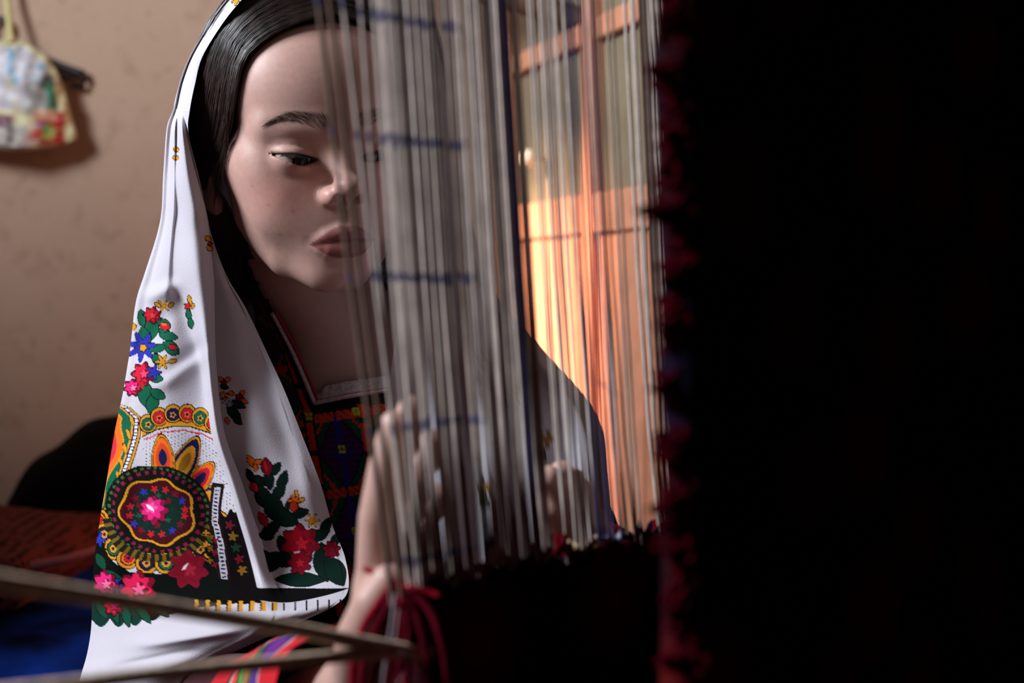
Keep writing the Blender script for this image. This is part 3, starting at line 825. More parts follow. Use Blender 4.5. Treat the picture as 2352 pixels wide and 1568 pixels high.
def neck_trim():
    pts = []
    for i in range(1, len(NECKLINE)-2):
        a, b_ = np.array(NECKLINE[i], float), np.array(NECKLINE[i+1], float); n = 16
        for k in range(n): pts.append(a+(b_-a)*k/n)
    pts = np.array(pts); q = np.array([xz(*p) for p in pts])
    P = trace_front(q[:, 0], q[:, 1], 0.0022)
    person_part(MB().tube(P, 0.0017, 6).build('neckline_braid', M['trim'], None, True))
    q2 = q+np.array([0.0026, 0.0016]); P2 = trace_front(q2[:, 0], q2[:, 1], 0.0012)
    person_part(MB().tube(P2, 0.0011, 6).build('red_braid', M['trim_red'], None, True))
    sel = (pts[:, 0] > 733) & (pts[:, 1] > 880)
    b0 = P[sel]; m = len(b0); rows = []
    for k in range(5):
        f = k/4; r = b0.copy(); r[:, 2] += 0.0105*f*np.interp(np.arange(m), [0, 5, m], [0.45, 1, 1]); r[:, 1] += 0.003*f+0.0006*np.sin(np.arange(m)*1.3)*f; rows.append(r)
    person_part(mesh_obj('lace_band', np.concatenate(rows), grid_faces(5, m), M['lace']))
neck_trim()

def sleeve(arm, end_t, r0, r1, name, painter):
    E_, W_ = arm[1], arm[2]; A = arm[0]+(E_-arm[0])*0.55
    ctr = [A, E_+(A-E_)*0.25, E_+(W_-E_)*0.12]; K = 90
    for k in range(1, 40): ctr.append(E_+(W_-E_)*(0.12+(end_t-0.12)*k/39))
    ctr = np.array(ctr); m = len(ctr)
    ctr = catmull(ctr, np.linspace(0, m-1, 170)); m = len(ctr)
    t = np.gradient(ctr, axis=0); t /= np.linalg.norm(t, axis=1, keepdims=True)
    up = np.array([0.05, 0.1, 1.0]); a = np.cross(t, up); a /= np.linalg.norm(a, axis=1, keepdims=True); b_ = np.cross(a, t)
    n = 72; w = np.linspace(0, 2*np.pi, n, endpoint=False)
    f = np.linspace(0, 1, m)
    r = (r0+(r1-r0)*f)[:, None]*(1+0.05*np.sin(3*w[None]+f[:, None]*14)+0.03*np.sin(7*w[None]-f[:, None]*22))
    V = ctr[:, None]+(a[:, None]*np.cos(w)[None, :, None]+b_[:, None]*np.sin(w)[None, :, None])*r[:, :, None]
    F_ = np.array([(i*n+k, i*n+(k+1) % n, (i+1)*n+(k+1) % n, (i+1)*n+k) for i in range(m-1) for k in range(n)])
    D = np.linalg.norm(ctr-ctr[-1], axis=1)
    C = painter(np.repeat(D[:, None], n, 1).ravel()*1000, np.tile(w, m))
    return person_part(mesh_obj(name, V.reshape(-1, 3), F_, M['embroidery'], None, True, C))
def cuff_paint(mm, w):
    C = np.tile(np.array(S((58, 14, 26))), (len(mm), 1))
    bands = [(0, 26, (196, 16, 34)), (26, 28, (200, 190, 200)), (28, 32, (24, 14, 40)), (32, 50, (84, 28, 132)), (50, 54, (24, 14, 40)), (54, 66, (34, 92, 60)),
             (66, 72, (196, 84, 40)), (72, 84, (86, 148, 62)), (84, 88, (20, 30, 40)), (88, 96, (206, 70, 48)), (96, 98, (208, 200, 204)), (98, 103, (30, 16, 36)), (103, 140, (184, 18, 32))]
    for a, b_, c_ in bands: C[(mm >= a) & (mm < b_)] = S(c_)
    z = (mm > 33) & (mm < 84) & (np.mod(np.floor(w*7)+np.floor(mm/6), 3) == 0); C[z] = C[z]*0.5+np.array(S((120, 30, 60)))*0.5
    return C
sleeve(ARM_R, 0.950, 0.040, 0.034, 'sleeve', cuff_paint)['label'] = 'red sleeve cuff with purple and green embroidered bands'
sleeve(ARM_L, 0.90, 0.038, 0.032, 'sleeve', cuff_paint)

# --- headscarf
def row(y, c0, c8, yb=None):                              # plain hood row: points between the front edge and the outline
    c0 = np.array(c0, float); c8 = np.array(c8, float); r = []
    for k in range(9):
        f = k/8; p = c0+(c8-c0)*f; p[2] -= 0.008*math.sin(math.pi*f); r.append(tuple(p))
    return r
SC = []
def full(pts, c9=None, c10=None): SC.append(list(pts)+[c9 or (pts[8][0]+70, pts[8][1], 1.11), c10 or (720, pts[8][1], 1.20)])
full([(400,1640,.885),(398,1642,.885),(396,1643,.885),(392,1643,.885),(388,1643,.884),(375,1645,.884),(290,1655,.885),(190,1665,.91),(165,1665,.94)])
full([(470,1535,.885),(466,1536,.884),(460,1537,.883),(450,1538,.882),(440,1539,.880),(425,1541,.878),(330,1552,.880),(206,1562,.91),(190,1562,.945)])
full([(660,1442,.872),(640,1446,.871),(620,1450,.870),(605,1453,.869),(590,1455,.868),(560,1460,.868),(420,1485,.878),(226,1502,.92),(208,1500,.955)])
full([(765,1392,.880),(730,1396,.875),(695,1402,.872),(665,1408,.870),(635,1414,.868),(600,1420,.868),(430,1438,.885),(238,1441,.93),(214,1440,.962)])
full([(800,1352,.905),(752,1366,.898),(690,1380,.892),(655,1384,.890),(622,1382,.888),(582,1378,.890),(420,1376,.902),(240,1372,.94),(216,1368,.97)])
full([(792,1278,.935),(730,1310,.925),(640,1336,.920),(625,1326,.915),(596,1312,.908),(563,1298,.915),(410,1285,.915),(245,1275,.945),(222,1270,.975)])
full([(765,1210,.945),(690,1222,.935),(590,1235,.934),(598,1230,.924),(570,1222,.915),(542,1214,.925),(400,1205,.925),(258,1195,.950),(233,1190,.980)])
full([(736,1109,.947),(650,1115,.936),(548,1120,.938),(560,1118,.930),(535,1115,.920),(512,1112,.935),(390,1105,.935),(275,1100,.955),(250,1096,.985)])
full([(694,999,.952),(605,1003,.943),(505,1005,.946),(520,1005,.936),(500,1003,.927),(478,1001,.945),(380,998,.945),(290,995,.960),(266,992,.990)])
full([(656,903,.957),(580,905,.949),(488,908,.952),(503,908,.941),(485,906,.931),(466,904,.950),(382,902,.948),(310,900,.963),(287,898,.990)])
full([(624,833,.963),(560,830,.954),(482,826,.957),(497,826,.945),(478,824,.935),(457,822,.954),(385,820,.950),(320,820,.965),(299,820,.990)])
full([(567,712,.966),(530,710,.961),(478,708,.964),(493,708,.950),(464,706,.938),(422,704,.956),(380,702,.955),(335,702,.968),(313,702,.990)])
full([(520,632,.968),(505,632,.965),(478,632,.966),(491,632,.954),(456,630,.941),(404,628,.957),(384,628,.957),(352,628,.968),(335,628,.988)])
full([(486,540,.980),(482,540,.978),(474,540,.975),(481,540,.957),(447,538,.945),(405,536,.957),(392,536,.957),(374,536,.967),(364,536,.986)])
full([(474,482,.958),(472,482,.959),(467,481,.962),(471,480,.952),(443,480,.943),(410,478,.956),(398,478,.956),(383,478,.967),(376,478,.985)])
full([(456,402,.948),(453,402,.949),(448,401,.952),(451,400,.948),(430,400,.942),(408,398,.955),(400,398,.957),(388,398,.968),(380,398,.985)])
full([(433,305,.938),(431,304,.939),(428,303,.941),(429,300,.940),(417,300,.936),(406,298,.955),(401,298,.953),(393,298,.962),(387,298,.978)], None, (720,298,1.16))
for y, a, b_ in ((250, (436,252,.935), (401,250,.975)), (190, (448,192,.940), (415,188,.972)), (130, (464,132,.941), (440,126,.972)), (60, (505,63,.930), (482,56,.970)), (8, (546,10,.921), (524,-2,.968)), (-40, (600,-44,.925), (580,-60,.98))):
    full(row(y, a, b_), (b_[0]+35, y, 1.08), (720, max(y, 20), 1.15))
full(row(-80, (695,-82,.930), (685,-92,1.03)), (700,-50,1.11), (735,60,1.15))
full(row(-84, (795,-84,.930), (790,-95,1.03)), (780,-50,1.11), (755,60,1.15))
NLEFT = len(SC)
for a, b_ in (((880,-40,.925), (935,-48,.99)), ((945,110,.94), (1010,90,.99)), ((992,280,.93), (1044,290,.99)), ((982,460,.925), (1066,470,.99)), ((935,640,.93), (1122,668,1.0)),
              ((905,800,.955), (1218,795,1.02)), ((890,950,.965), (1337,950,1.0)), ((900,1100,.96), (1362,1100,.975)), ((915,1300,.95), (1375,1300,.96)), ((930,1500,.945), (1385,1500,.95))):
    r = row(0, a, b_)
    w = (b_[0]-a[0])/400.0
    r = [(p[0], p[1], p[2]-0.016*w*math.sin(3.1*k+0.6)) for k, p in enumerate(r)]
    full(r, (b_[0]-20, b_[1], 1.12), (780, b_[1], 1.20))
SC = np.array(SC, float)
def scarf():
    nr, nc = SC.shape[:2]
    world_pts = np.array([[at(*p) for p in r] for r in SC])
    PQ = np.concatenate([world_pts, SC[:, :, :2]], 2)      # position plus printed-cloth coordinate
    cols = []
    for k, n in enumerate((44, 44, 14, 20, 20, 66, 66, 20, 10, 10)): cols += list(k+np.arange(n)/n)
    cols.append(nc-1); rows = []
    for k in range(nr-1):
        n = 46 if k < 16 else (26 if k < 23 else 10); rows += list(k+np.arange(n)/n)
    rows.append(nr-1)
    rows = np.array(rows); cols = np.array(cols)
    G = catmull(catmull(PQ, rows, 0), cols, 1)
    R_, C_ = len(rows), len(cols)
    P = G[:, :, :3].reshape(-1, 3); u = G[:, :, 3].ravel(); v = G[:, :, 4].ravel()
    s = np.tile(cols, R_); rr = np.repeat(rows, C_)
    left = rr < 17
    # creases of the soft cloth
    def crease(x0, y0, x1, y1, wid, amp):
        a = np.array([x0, y0], float); ab = np.array([x1-x0, y1-y0], float); L_ = np.linalg.norm(ab)
        q = np.stack([u, v], 1)-a; t = q@ab/(L_*L_); dd = (q[:, 0]*ab[1]-q[:, 1]*ab[0])/L_
        return amp*np.exp(-(dd/wid)**2)*np.exp(-((t-0.5)/0.42)**4)*left
    dz = crease(345, 900, 470, 815, 18, -.0026)+crease(360, 880, 480, 780, 18, .0022)+crease(330, 690, 420, 650, 18, -.004)+crease(300, 830, 400, 700, 22, .003)
    dz += crease(560, 780, 700, 1100, 26, .0045)+crease(640, 900, 745, 1230, 22, -.003)+crease(560, 1000, 640, 1290, 24, -.004)
    dz += crease(300, 1000, 260, 1380, 22, -.005)+crease(440, 1000, 500, 1290, 30, .006)+crease(300, 1480, 560, 1440, 16, -.006)+crease(240, 1540, 480, 1490, 14, .005)
    nz = np.sin(u*0.021+v*0.013)*np.cos(v*0.017-u*0.009)*0.0016
    P[:, 1] += dz+nz*(s > 0.3)*left
    Cc = paint_scarf(u, v, s, rr)
    o = person_part(mesh_obj('headscarf', P, grid_faces(R_, C_), M['cotton'], None, True, Cc))
    o['label'] = 'white cotton headscarf printed with paisley and roses'

def paint_scarf(u, v, s, rr):
    C = np.tile(np.array(S((196, 190, 198))), (len(u), 1))
    left = rr < 23
    INNER = (s < 2.45) & left; OUTER = (s > 4.75) & (s < 8.6) & left; ROLL = (s > 2.9) & (s < 5.3) & left
    BLACK, GOLD, GREEN, DGREEN, RED, PINK, BLUE, NAVY, ORANGE, CRIM, WHITE = ((20, 14, 16), (206, 140, 34), (22, 92, 66), (14, 50, 40), (190, 30, 44), (226, 40, 120), (44, 50, 160), (26, 26, 70), (226, 104, 34), (120, 16, 36), (196, 190, 198))
    def put(m, c): C[m] = S(c)
    def rot(cx, cy, a): 
        a = math.radians(a); x = u-cx; y = v-cy
        return x*math.cos(a)+y*math.sin(a), -x*math.sin(a)+y*math.cos(a)
    def flower(reg, cx, cy, r, n, c, amp=0.22, ph=0.0, sq=1.0, out=2.2):
        x, y = rot(cx, cy, 0); y = y/sq; rad = np.hypot(x, y); th = np.arctan2(y, x)
        R_ = r*(1-amp+amp*np.cos(n*th+ph))
        if out: put(reg & (rad < R_+out), BLACK)
        put(reg & (rad < R_), c)
    def leaf(reg, cx, cy, L_, W_, a, c, out=2.0):
        x, y = rot(cx, cy, a); t = np.clip(1-(x/L_)**2, 0, 1)
        if out: put(reg & (np.abs(y) < W_*t+out*(np.abs(x) < L_)), BLACK)
        put(reg & (np.abs(y) < W_*t) & (np.abs(x) < L_), c)
    def rose(reg, cx, cy, r, c, cl, n=7):
        flower(reg, cx, cy, r, n, CRIM, 0.14, cx); flower(reg, cx-r*.08, cy-r*.05, r*.82, n, c, 0.16, cx+1, 1, 0)
        flower(reg, cx+r*.12, cy+r*.1, r*.5, 5, CRIM, 0.2, 1, 1, 0); flower(reg, cx+r*.05, cy+r*.02, r*.36, 5, cl, 0.25, 2, 1, 0)
    def leaves(reg, pts, c=GREEN):
        for x, y, L_, W_, a in pts: leaf(reg, x, y, L_, W_, a, c)
    # --- outer panel: upper bouquet
    Rg = OUTER
    leaves(Rg, [(330, 735, 26, 12, 70), (345, 755, 30, 15, 100), (372, 742, 20, 9, 20), (330, 775, 26, 13, 80), (385, 772, 24, 10, 10), (392, 796, 22, 11, 25), (360, 800, 22, 9, -10), (362, 826, 20, 10, 40), (395, 806, 18, 8, 20),
                (335, 905, 36, 17, 80), (350, 925, 26, 13, 110), (362, 905, 20, 11, 30), (358, 868, 18, 9, 10), (375, 756, 16, 7, -20)])
    flower(Rg, 375, 702, 17, 6, GOLD, 0.4, 0.5, 0.8); leaf(Rg, 392, 700, 9, 4, -40, GOLD); leaf(Rg, 362, 700, 9, 4, 40, GOLD)
    rose(Rg, 348, 724, 20, RED, (214, 60, 60)); leaf(Rg, 376, 750, 13, 8, 10, RED); leaf(Rg, 373, 745, 8, 3, 5, ORANGE, 0)
    flower(Rg, 324, 797, 34, 7, BLUE, 0.28, 1.0); flower(Rg, 326, 799, 8, 5, GOLD, 0.1)
    leaf(Rg, 396, 797, 11, 6, 15, RED); flower(Rg, 373, 831, 17, 6, GOLD, 0.35); leaf(Rg, 396, 829, 11, 4, -12, GOLD)
    rose(Rg, 330, 858, 27, (206, 34, 60), (230, 70, 110)); rose(Rg, 306, 890, 20, PINK, (240, 120, 160)); flower(Rg, 353, 855, 17, 5, BLUE, 0.3); flower(Rg, 326, 882, 11, 5, RED, 0.3, 0, 1, 0)
    leaf(Rg, 305, 750, 10, 7, 80, GOLD)
    # --- paisley border
    m = Rg
    xb = np.interp(v, [920, 935, 960, 1000, 1050, 1100, 1150, 1200, 1235], [262, 300, 326, 324, 312, 296, 272, 250, 238])
    inb = m & (v > 928) & (v < 1240) & (u < xb)
    put(inb, BLACK); put(inb & (u < xb-2), GOLD); put(inb & (u < xb-7), NAVY); put(inb & (u < xb-9), (214, 208, 214)); put(inb & (np.mod(v, 8) < 2.2) & (u < xb-9), NAVY)
    put(inb & (u < xb-16), NAVY); put(inb & (u < xb-19), GOLD); put(inb & (u < xb-24), GREEN); put(inb & (u < xb-38+8*np.sin(v*.05)), GOLD); put(inb & (u < xb-42+8*np.sin(v*.05)), ORANGE); put(inb & (u < xb-56+8*np.sin(v*.05)), (208, 44, 60))
    for k in range(6): leaf(m & inb, 303-7*k, 965+32*k, 14, 4, 70, GOLD, 1)
    # scalloped arch
    arch_c = np.interp(u, [325, 360, 400, 440, 480, 540], [985, 968, 960, 962, 974, 1000])
    put(m & (u > 326) & (v > arch_c-6) & (v < arch_c+20), BLACK); put(m & (u > 326) & (v > arch_c+6) & (v < arch_c+17), GOLD)
    for i, (x, y) in enumerate(((340, 972), (365, 957), (396, 950), (429, 949), (460, 957), (490, 970))):
        flower(m, x, y, 19, 1, GOLD, 0, 0, 1.05); flower(m, x, y+2, 14, 1, (GREEN, RED, NAVY, RED, GREEN, RED)[i], 0, 0, 1, 1.5); flower(m, x, y+3, 8, 5, (GOLD, ORANGE)[i % 2], 0.2, 0, 1, 0); flower(m, x, y+3, 3.5, 1, NAVY, 0, 0, 1, 0)
    put(m & (np.abs(v-(arch_c+26+4*np.abs(np.sin((u-330)*.07)))) < 1.6) & (u > 330) & (v < 1010), (200, 40, 70))
    dots = m & (v > 985) & (v < 1180) & (u > 330) & (np.mod(u, 8) < 2.2) & (np.mod(v+3*np.floor(u/8), 8) < 2.2); put(dots, NAVY)
    # fan of petals
    def petal(cx, cy, L_, W_, a, c1, c2, c3):
        x, y = rot(cx, cy, a); e = (x/L_)**2+(y/(W_*(1-0.25*x/L_)))**2
        for lim, c_ in ((1.12, BLACK), (1.0, GOLD), (0.82, BLACK), (0.76, c1), (0.40, c2), (0.13, c3)): put(m & (e < lim), c_)
    petal(462, 1150, 46, 22, -40, NAVY, GOLD, ORANGE); petal(455, 1102, 52, 25, -48, ORANGE, RED, NAVY); petal(423, 1062, 66, 27, -62, NAVY, GOLD, (150, 100, 30)); petal(374, 1050, 52, 25, -95, ORANGE, (206, 70, 30), NAVY)
    # medallion with its ring
    x, y = rot(362, 1175, 25); rad = np.hypot(x/1.16, y); th = np.arctan2(y, x)
    ring = m & (rad < 106) & (v > 1070); put(ring, (22, 18, 14))
    put(ring & (np.abs(rad-88) < 4) & (np.mod(th*57.3, 11) < 5), (120, 30, 60)); put(ring & (np.abs(rad-98) < 3) & (np.mod(th*57.3, 8) < 4), (60, 90, 50))
    R_ = 74+4*np.cos(7*th); put(m & (rad < R_), GOLD); put(m & (rad < R_-5), (64, 16, 24)); put(m & (rad < R_-20), (20, 40, 34))
    for k in range(16):
        a = k*0.4+0.2; flower(m & (rad < R_-6), 362+62*math.cos(a), 1175+52*math.sin(a), 9, 5, (RED, CRIM, BLUE, RED)[k % 4], 0.3, k, 1, 0)
    for k in range(9):
        a = k*0.7; flower(m & (rad < R_-10), 356+38*math.cos(a), 1172+34*math.sin(a), 8, 5, (DGREEN, (34, 80, 60), CRIM)[k % 3], 0.3, k, 1, 0)
    flower(m, 354, 1172, 34, 8, (140, 20, 60), 0.15); flower(m, 350, 1168, 27, 7, PINK, 0.16, 0, 1, 0); flower(m, 348, 1166, 14, 5, (240, 90, 160), 0.2, 0, 1, 0); leaf(m, 345, 1166, 13, 3.5, 40, (246, 226, 236), 0)
    # lower scallops
    for k in range(11):
        a = math.radians(188-k*17.5); cx, cy = 365+142*math.cos(a), 1172+122*math.sin(a)
        if cy < 1185: continue
        flower(m, cx, cy, 24, 1, GOLD, 0, 0, 1, 2.5); flower(m, cx, cy, 18, 1, BLACK, 0, 0, 1, 0); flower(m, cx, cy, 15, 1, (GREEN, ORANGE, NAVY)[k % 3], 0, 0, 1, 0); flower(m, cx, cy, 9, 1, (GOLD, RED, GOLD)[k % 3], 0, 0, 1, 1.5); flower(m, cx, cy, 4, 1, NAVY, 0, 0, 1, 0)
    band = (np.hypot((u-365)/1.12, v-1172) < 118) & (np.hypot((u-365)/1.12, v-1172) > 100) & (v > 1190) & m
    put(band, (30, 28, 18)); put(band & (np.mod(np.arctan2(v-1172, u-365)*57.3, 9) < 4), (110, 84, 30))
    # dark ground of roses along the hem
    top = np.interp(u, [200, 232, 250, 300, 380, 440, 470, 500, 560, 620], [1195, 1235, 1275, 1312, 1318, 1290, 1225, 1205, 1160, 1150])
    top = np.where(u > 470, np.minimum(top, 1290), top)
    bot = 1416+16*np.abs(np.sin(u*0.075))*np.interp(u, [200, 300, 420, 620], [1, 1.4, 0.3, 0.1])+np.interp(u, [205, 300, 400, 520, 700], [8, 2, -14, -32, -36])
    g = OUTER & (v > top) & (v < bot) & ((u < 250) | (np.hypot((u-365)/1.1, v-1172) > 132)); put(g, (10, 14, 12)); put(g & (u < 330) & (v > 1380), DGREEN)
    stem = OUTER & (v > 1120) & (v < 1320) & (u > 455); 
    xs_ = np.interp(v, [1110, 1160, 1200, 1250, 1330], [500, 492, 490, 505, 515]); put(OUTER & (np.abs(u-xs_) < 16) & (v > 1110) & (v < 1330), (30, 16, 20)); put(OUTER & (np.abs(u-xs_) < 8) & (v > 1120) & (v < 1330), (176, 170, 176)); put(OUTER & (np.abs(u-xs_) < 5) & (np.mod(v, 9) < 4) & (v > 1120) & (v < 1330), NAVY)
    dk = OUTER & (u > xs_+14) & (v > 1178+10*np.sin(u*.21)) & (v < bot); put(dk, (14, 8, 10))  # dark printed ground, blackened further to paint in the fold's shadow
    for k in range(5): flower(dk, 528+7*k, 1205+26*k, 12, 5, ((96, 20, 34), (120, 84, 26), (24, 54, 40))[k % 3], 0.25, k, 1, 0)
    for k in range(9): flower(OUTER, 470+11*(k % 3), 1225+9*k, 8, 4, (GOLD, (120, 80, 20), CRIM)[k % 3], 0.3, k, 1, 1)
    leaves(OUTER, [(232, 1290, 22, 10, 60), (260, 1320, 26, 11, 20), (232, 1400, 26, 9, 60), (262, 1405, 30, 9, 70), (290, 1412, 30, 10, 75), (330, 1408, 30, 9, 50), (370, 1400, 26, 8, 40)], (18, 70, 50))
    flower(OUTER, 226, 1240, 16, 5, BLUE, 0.3); flower(OUTER, 268, 1345, 20, 5, BLUE, 0.3)
    rose(OUTER, 244, 1340, 32, PINK, (240, 110, 150)); rose(OUTER, 318, 1352, 44, (220, 30, 80), (240, 90, 140)); rose(OUTER, 260, 1392, 24, (206, 30, 60), PINK); rose(OUTER, 432, 1308, 46, (110, 14, 30), (150, 30, 50)); leaf(OUTER, 424, 1302, 11, 3, -50, (220, 200, 206), 0)
    # woven gold and white hem stripe
    hem = left & (s < 5.9) & (v > 1376) & (rr > 2.4) & (rr < 4.0) & (u > 420)
    put(hem & (np.mod(u, 26) < 13) & (v < 1402) & (u < 650), GOLD); put(hem & (np.mod(u, 26) < 4) & (v < 1402), BLACK)
    put(left & (s < 5.0) & (rr > 4.0) & (rr < 4.9) & (v > 1350), (12, 10, 10))
    # --- roll and small sprigs
    Rg = ROLL | OUTER
    leaf(Rg, 436, 690, 13, 4.5, 80, GOLD); leaf(Rg, 441, 704, 9, 4, -40, GOLD); flower(Rg, 431, 703, 8, 5, RED, 0.2); leaf(Rg, 433, 722, 14, 6, 75, GREEN); leaf(Rg, 438, 742, 13, 6, 80, GREEN)
    for x, y, a in ((405, 343, 30), (404, 362, 10)): leaf(left & (s > 4.2) & (s < 7), x, y, 8, 4.5, a, GOLD)
    for x, y in ((478, 548), (482, 570)): leaf((s < 4) & left, x, y, 9, 5, 35, GOLD)
    flower((s < 4) & left, 483, 560, 5, 4, RED, 0.2); flower(left, 541, 4, 8, 4, GOLD, 0.3)
    # --- inner panel
    Rg = INNER | ((s < 3.2) & left & (v > 1040))
    for x, y, a in ((508, 872, 60), (522, 872, -30), (531, 903, 20), (555, 903, -40), (561, 922, 30), (512, 905, 0), (522, 965, 60)): leaf(Rg, x, y, 9, 4.5, a, ORANGE)
    leaves(Rg, [(515, 888, 11, 5, 20), (540, 950, 24, 9, 60), (548, 928, 18, 8, 30), (530, 940, 20, 8, 80), (545, 965, 16, 6, 40)], DGREEN)
    flower(Rg, 549, 913, 9, 5, CRIM, 0.2); flower(Rg, 514, 879, 6, 5, CRIM, 0.2); flower(Rg, 517, 915, 10, 6, WHITE, 0.3); flower(Rg, 517, 915, 4, 4, ORANGE, 0.2); flower(Rg, 527, 927, 8, 6, (150, 150, 190), 0.3)
    # lower bouquet
    leaf(Rg, 578, 1058, 16, 7, 60, ORANGE); leaf(Rg, 592, 1062, 12, 6, -35, ORANGE); leaf(Rg, 588, 1073, 10, 5, 80, ORANGE)
    leaves(Rg, [(632, 1078, 20, 9, -55), (648, 1106, 28, 11, -70), (577, 1092, 20, 8, 60), (596, 1102, 22, 9, 30), (618, 1100, 26, 10, 80), (640, 1130, 26, 12, -60), (668, 1155, 22, 9, -50), (606, 1140, 34, 16, 60), (630, 1165, 36, 20, 70),
                (690, 1178, 22, 10, -20), (655, 1190, 34, 18, 20), (622, 1215, 30, 14, -40), (612, 1230, 20, 9, 10), (748, 1208, 24, 10, -60), (735, 1228, 26, 12, -30), (770, 1240, 20, 9, -60), (640, 1285, 50, 16, 10), (620, 1300, 36, 12, -20),
                (745, 1290, 46, 24, 80), (770, 1310, 40, 22, 60), (690, 1330, 60, 16, 0), (655, 1255, 30, 16, 60), (610, 1275, 20, 8, 40)], (12, 34, 28))
    leaf(Rg, 612, 1072, 22, 11, 80, CRIM); leaf(Rg, 610, 1072, 16, 4, 80, RED, 0); leaf(Rg, 585, 1117, 14, 9, 50, RED); leaf(Rg, 606, 1190, 20, 9, 60, RED)
    flower(Rg, 678, 1150, 17, 6, ORANGE, 0.3); leaf(Rg, 675, 1162, 14, 9, 100, (190, 50, 30)); leaf(Rg, 682, 1132, 9, 4, 70, GOLD); leaf(Rg, 694, 1146, 9, 4, -20, GOLD)
    flower(Rg, 718, 1194, 17, 6, GOLD, 0.35); leaf(Rg, 574, 1310, 12, 7, 30, GOLD)
    rose(Rg, 690, 1248, 46, (156, 18, 34), RED); rose(Rg, 688, 1292, 28, (130, 14, 30), RED); rose(Rg, 762, 1262, 20, (100, 12, 26), CRIM); leaf(Rg, 682, 1268, 9, 3, -15, (222, 170, 176), 0)
    # right side: small faded sprigs
    R2 = rr > NLEFT-0.5
    for x, y in ((1100, 830), (1180, 900), (1250, 1010), (1010, 1020), (1120, 1120)):
        flower(R2, x, y, 22, 6, (150, 110, 60), 0.35); leaf(R2, x-8, y+30, 24, 9, 70, (70, 84, 66))
    return C
scarf()

# ------------------------------------------------------------------ the loom
U = np.array([0.655, 0.757]); U /= np.linalg.norm(U)          # along the warp, away from the camera
NG = np.array([-U[1], U[0]])                                  # towards the girl
P0 = np.array([-0.058, 0.600])
def lp(s, off, z): q = P0+U*s+NG*off; return np.array([q[0], q[1], z])
LEAN = 0.088
TOPZ, BOTZ = 1.50, 0.16
loom = empty('carpet_loom', (*(P0+U*0.3), 0.0))
tag(loom, 'upright wooden carpet loom strung with grey warp threads', 'loom')
def lpart(o): return under(o, loom)
rotm = Matrix(((U[0], -NG[0], 0), (U[1], -NG[1], 0), (0, 0, 1)))
for s_ in (-0.75, 1.10):
    lpart(MB().box(lp(s_, -0.075, 0.84), (0.07, 0.09, 1.68), rotm).build('post', M['loom_wood'], None, False, 0.006))
    lpart(MB().box(lp(s_, -0.075, 0.03), (0.09, 0.46, 0.06), rotm).build('foot', M['loom_wood'], None, False, 0.006))
for z in (TOPZ, BOTZ):
    lpart(MB().tube([lp(-0.82, -0.075, z), lp(0.2, -0.075, z), lp(1.17, -0.075, z)], 0.066, 20).build('beam', M['loom_wood'], None, True))
def warp_thread(s_mid, off, r, m, lean=LEAN, wob=0.0):
    n = 10; pts = []
    for k in range(n):
        z = EDGE_Z-0.004+(TOPZ-EDGE_Z+0.004)*(k/(n-1))**1.3
        f = min(1.0, (z-EDGE_Z+0.004)/0.09)
        pts.append(lp(s_mid-lean*(z-CAM_Z)+wob*math.sin(3.0*k+s_mid*90)*f, -0.006+(off+0.006)*f+0.4*wob*math.cos(2.1*k), z))
    o = MB().tube(pts, r, 4, False).build('warp_thread', m, None, True); return lpart(o)
EDGE_Z = CAM_Z-0.131
k = 0; s_ = 0.003
while s_ < 0.66 and k < 286:
    marked = s_ < 0.058
    for shed in (0, 1):
        q = random.random()
        mi = 0 if q < 0.46 else 1 if q < 0.80 else 2 if q < 0.965 else 3
        if 0.135 < s_ < 0.150: mi = 3 if shed else mi
        m = THREADS[{0: 4, 1: 5, 2: 6, 3: 3}[mi] if marked else mi]
        if random.random() < (0.06 if s_ < 0.1 else 0.36 if s_ < 0.19 else 0.16): continue
        thin = 0.8 if 0.1 < s_ < 0.19 else 1.0
        warp_thread(s_+shed*0.0021+random.uniform(-0.0009, 0.0009), 0.0 if shed == 0 else -0.0035, thin*random.uniform(0.00085, 0.00125), m, LEAN+random.uniform(-0.0025, 0.0025), 0.00012); k += 1
    s_ += 0.0039 if s_ < 0.11 else 0.0046 if s_ < 0.30 else 0.0062
for s_m, r, m in ((-0.0165, 0.0013, THREADS[6]), (-0.0105, 0.0012, THREADS[2]), (-0.0028, 0.0011, THREADS[4])):
    warp_thread(s_m, -0.004, r, m, 0.155, 0.0006)

# carpet in work on the front face, finished carpet coming down the back face
EDGE_Z = CAM_Z-0.131
def carpet(name, off, s0, s1, z0, z1, th, edge_fn):
    ns, nz = 110, 60; V = []; 
    for side in (0, 1):
        for i in range(nz+1):
            for j in range(ns+1):
                f = i/nz; s_ = s0+(s1-s0)*j/ns; z = z0+(z1-z0)*f
                if i == nz: z += edge_fn(s_)
                s2 = s_-LEAN*(z-CAM_Z)*0.35
                if j == 0: s2 += 0.0022*math.sin(z*170)+0.0015*math.sin(z*61)
                V.append(lp(s2, off+(th/2 if side else -th/2)+0.0012*math.sin(s_*70+z*40), z))
    m = (nz+1)*(ns+1); F_ = []
    for i in range(nz):
        for j in range(ns):
            a = i*(ns+1)+j; q = (a, a+1, a+ns+2, a+ns+1); F_.append(q); F_.append(tuple(x+m for x in q[::-1]))
    ring = [j for j in range(ns+1)]+[i*(ns+1)+ns for i in range(1, nz+1)]+[nz*(ns+1)+j for j in range(ns-1, -1, -1)]+[i*(ns+1) for i in range(nz-1, 0, -1)]
    for a, b_ in zip(ring, ring[1:]+ring[:1]): F_.append((a, a+m, b_+m, b_))
    return lpart(mesh_obj(name, V, F_, M['carpet']))
carpet('carpet_in_work', -0.006, 0.012, 0.66, BOTZ, EDGE_Z, 0.012, lambda s_: 0.003*math.sin(s_*310)+0.002*math.sin(s_*97))['label'] = 'freshly knotted dark carpet below the warp'
